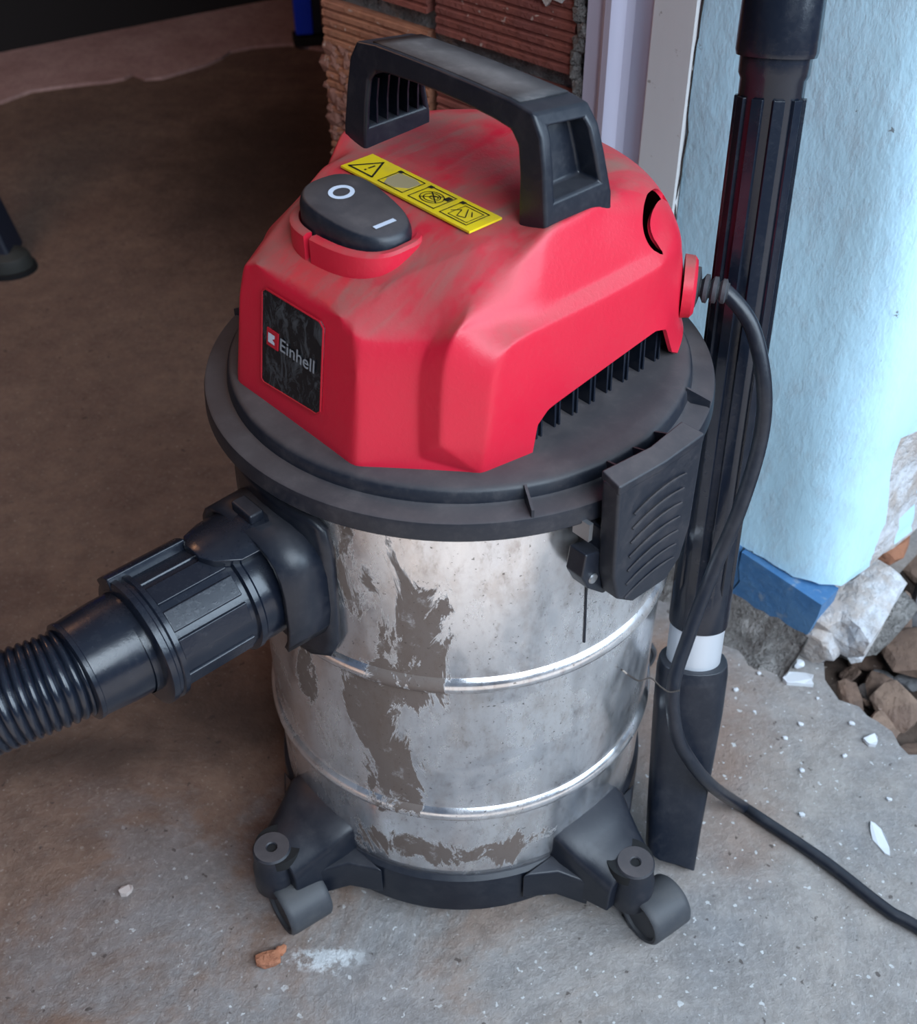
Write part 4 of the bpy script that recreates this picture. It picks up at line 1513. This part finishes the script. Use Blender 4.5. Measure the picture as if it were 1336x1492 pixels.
stand = empty('floor_stand', (-0.635, 0.880, 0))
tag(stand, 'dark splayed stand leg with grey rubber foot at the left edge of the floor', 'stand')
bm = bmesh.new()
loft(bm, [[Vector((cx + sx_ * w_, cy + sy_ * w_, z)) for sx_, sy_ in ((-1, -1), (1, -1), (1, 1), (-1, 1))] for cx, cy, z, w_ in ((-0.010, 0.0, 0.018, 0.030), (-0.028, 0.010, 0.09, 0.028), (-0.052, 0.022, 0.19, 0.026), (-0.12, 0.06, 0.46, 0.024), (-0.16, 0.08, 0.66, 0.024))])
obj('leg', bm, 'dark_navy', stand, bevel=0.006, bseg=3)
bm = bmesh.new()
loft(bm, [[Vector((0.004 + 0.036 * s_ * math.cos(2 * PI * k / 20), -0.012 + 0.030 * s_ * math.sin(2 * PI * k / 20), z)) for k in range(20)] for s_, z in ((1.0, 0.0), (1.0, 0.012), (0.9, 0.024), (0.5, 0.032))])
obj('rubber_foot', bm, 'grey_boot', stand, bevel=0.002)
bm = bmesh.new()
loft(bm, [[Vector((0.004 + 0.040 * math.cos(2 * PI * k / 20), -0.012 + 0.034 * math.sin(2 * PI * k / 20), z)) for k in range(20)] for z in (0.0, 0.007)])
obj('sole', bm, 'hole_black', stand)

# ================================================================== SMALL LOOSE THINGS ON THE FLOOR


def flake(name, mat, pts, th, label, cat, z0=0.0):
    bm = bmesh.new()
    cx = sum(p[0] for p in pts) / len(pts)
    cy = sum(p[1] for p in pts) / len(pts)
    prism(bm, [Vector((x - cx, y - cy, th + 0.0012 * math.sin(900 * x + 500 * y))) for x, y in pts], (0, 0, -th - 0.0))
    for v in bm.verts:
        if v.co.z < th * 0.3:
            v.co.z = 0.0
    o = obj(name, bm, mat, smooth=False)
    o.location = (cx, cy, z0)
    tag(o, label, cat)
    return o


def ragged(cx, cy, rx, ry, rot, n, seed, j=0.25):
    r = random.Random(seed)
    out = []
    for k in range(n):
        a = 2 * PI * k / n
        q = 1 + j * r.uniform(-1, 1)
        x, y = rx * q * math.cos(a), ry * q * math.sin(a)
        out.append((cx + x * math.cos(rot) - y * math.sin(rot), cy + x * math.sin(rot) + y * math.cos(rot)))
    return out


flake('plaster_flake', 'white_flake', ragged(0.309, 0.097, 0.0135, 0.0085, -0.2, 11, 1), 0.004, 'white plaster flake lying in front of the blue skirting corner', 'plaster flake')
flake('paint_flake', 'white_flake', ragged(0.338, -0.073, 0.0052, 0.0145, 0.12, 10, 5, 0.18), 0.0018, 'long narrow white paint flake right of the black cord', 'paint flake')
flake('plaster_crumb', 'white_flake', ragged(0.357, 0.026, 0.0075, 0.0050, 0.4, 8, 8), 0.003, 'small white crumb near the broken floor edge', 'plaster crumb')
flake('stone_chip', 'pale_chip', ragged(-0.262, -0.117, 0.0058, 0.0040, 0.6, 7, 11), 0.004, 'pale pink stone chip on brown floor left of the front castor', 'stone chip')
o = chunk('brick_crumb', 'orange_crumb', (0, 0, 0.0035), (0.0115, 0.0075, 0.0045), 21, None, 2, (0, 0, 0.3))
o.location = (-0.144, -0.176, 0)
tag(o, 'orange brick crumb on the floor in front of the left castor', 'brick crumb')
chunk('crumb_tip', 'orange_crumb', (0.0085, 0.0075, 0.003), (0.005, 0.005, 0.0035), 23, o, 2)
o = chunk('mortar_lump', 'grey_cement', (0, 0, 0.006), (0.0085, 0.0075, 0.0065), 31)
o.location = (0.2885, 0.128, 0)
tag(o, 'grey mortar lump on the floor below the blue skirting', 'mortar lump')
o = chunk('plaster_lump', 'white_flake', (0, 0, 0.004), (0.0065, 0.005, 0.0045), 33)
o.location = (0.313, 0.114, 0)
tag(o, 'tiny white plaster lump between the flake and the wall corner', 'plaster lump')
rb = random.Random(5)
for k, (x, y) in enumerate([(0.283, 0.03), (0.29, -0.005), (0.30, 0.045), (0.345, 0.045), (0.33, 0.01), (0.302, 0.112), (0.262, 0.06), (0.275, 0.105), (0.28, -0.05), (0.356, -0.035), (0.25, 0.085), (0.322, 0.075)]):
    s_ = rb.uniform(0.0018, 0.0034)
    o = chunk('plaster_grain', 'white_flake', (0, 0, s_ * 0.5), (s_, s_ * 0.8, s_ * 0.7), 40 + k, None, 1)
    o.location = (x, y, 0)
    tag(o, 'tiny white plaster grain scattered on the floor right of the wand', 'plaster grain', 'white plaster grains on the floor')

bm = bmesh.new()
tube(bm, catmull([(0.1066, -0.0986, 0.2341), (0.1131, -0.0989, 0.2276), (0.1201, -0.0983, 0.2221), (0.1281, -0.0945, 0.2205), (0.1359, -0.0928, 0.2101), (0.1434, -0.0900, 0.2011), (0.1516, -0.0854, 0.1972)], 5), 0.0006, 6)
tag(obj('thin_wire', bm, 'rubble_dark'), 'thin dark wire caught between the steel drum and the crevice nozzle', 'wire')
# ---- rubble in the pit
RUB = [  # name, material, location, size, rotation, label, category
    ('clay_tile', 'rubble_brown', (0.470, 0.150, -0.022), (0.085, 0.034, 0.014), (0.15, 0.05, -0.05), 'wide brown clay tile lying across the pit beside the pier', 'tile'),
    ('stone_slab', 'rubble_grey', (0.470, 0.065, -0.035), (0.030, 0.050, 0.012), (0.5, 0.3, 0.3), 'grey stone slab tilted at the right edge of the pit', 'stone'),
    ('brick_shard', 'rubble_tan', (0.405, 0.092, -0.030), (0.022, 0.030, 0.007), (0.3, -0.5, 0.5), 'tan leaf-shaped shard leaning in the middle of the pit', 'shard'),
    ('brick_shard', 'rubble_brown', (0.415, 0.030, -0.030), (0.042, 0.026, 0.010), (-0.2, 0.3, 0.35), 'brown jagged shard low in the pit near the floor edge', 'shard'),
    ('brick_shard', 'rubble_brown', (0.362, 0.094, -0.026), (0.014, 0.028, 0.010), (0.5, 0.5, 0.5), 'brown shard wedged under the floor corner by the pier', 'shard'),
    ('stone_slab', 'rubble_brown', (0.455, 0.005, -0.032), (0.036, 0.022, 0.012), (0.2, -0.2, 0.2), 'brown flat stone at the bottom right of the pit', 'stone'),
    ('stone_slab', 'rubble_grey', (0.468, 0.220, -0.030), (0.016, 0.040, 0.010), (0.3, 0.4, -0.35), 'grey narrow stone behind the clay tile', 'stone'),
    ('brick_shard', 'rubble_tan', (0.445, 0.208, -0.030), (0.012, 0.036, 0.008), (0.4, 0.6, 0.0), 'tan narrow shard behind the clay tile', 'shard'),
    ('brick_shard', 'rubble_dark', (0.505, 0.205, -0.030), (0.024, 0.026, 0.014), (0.2, 0.1, 0.6), 'dark lump at the right end behind the clay tile', 'shard'),
    ('stone_slab', 'rubble_brown', (0.495, 0.300, -0.030), (0.030, 0.055, 0.010), (0.15, 0.45, -0.5), 'brown long slab under the broken brick end of the pier', 'stone'),
]
for k, (nm, mt, lc, sz, rt_, lb, ct) in enumerate(RUB):
    o = chunk(nm, mt, (0, 0, 0), sz, 60 + k, None, 2, rt_, 0.2)
    o.location = lc
    tag(o, lb, ct)
for k in range(120):
    x, y = rb.uniform(0.36, 0.57), rb.uniform(0.0, 0.46)
    a = (Vector((x, y, 0)) - W0).dot(WD)
    dpt = (Vector((x, y, 0)) - W0).dot(-WN)
    if a < 0.05 + 0.14 * max(0, dpt) or (x < 0.40 and y < 0.05) or y < 0.05 - 0.3 * (x - 0.38) and x < 0.46:
        continue
    mt = rb.choice(['rubble_brown', 'rubble_dark', 'rubble_tan', 'rubble_dark', 'rubble_brown', 'rubble_grey'])
    s_ = rb.uniform(0.009, 0.026)
    o = chunk('rubble_piece', mt, (0, 0, 0), (s_, s_ * rb.uniform(0.5, 1.2), s_ * rb.uniform(0.2, 0.45)), 100 + k, None, 2, (rb.uniform(-.6, .6), rb.uniform(-.6, .6), rb.uniform(0, 3)), 0.2)
    o.location = (x, y, -0.050 + rb.uniform(0, 0.012))
    cw = {'rubble_brown': 'brown', 'rubble_dark': 'dark', 'rubble_tan': 'tan', 'rubble_grey': 'grey'}[mt]
    wh = 'between the floor edge and the clay tile' if y < 0.12 else ('right beside the clay tile' if y < 0.20 else ('just behind the clay tile' if y < 0.30 else 'far back under the broken pier end'))
    tag(o, 'small %s piece of rubble in the pit %s' % (cw, wh), 'rubble', 'loose %s rubble %s' % (cw, wh))
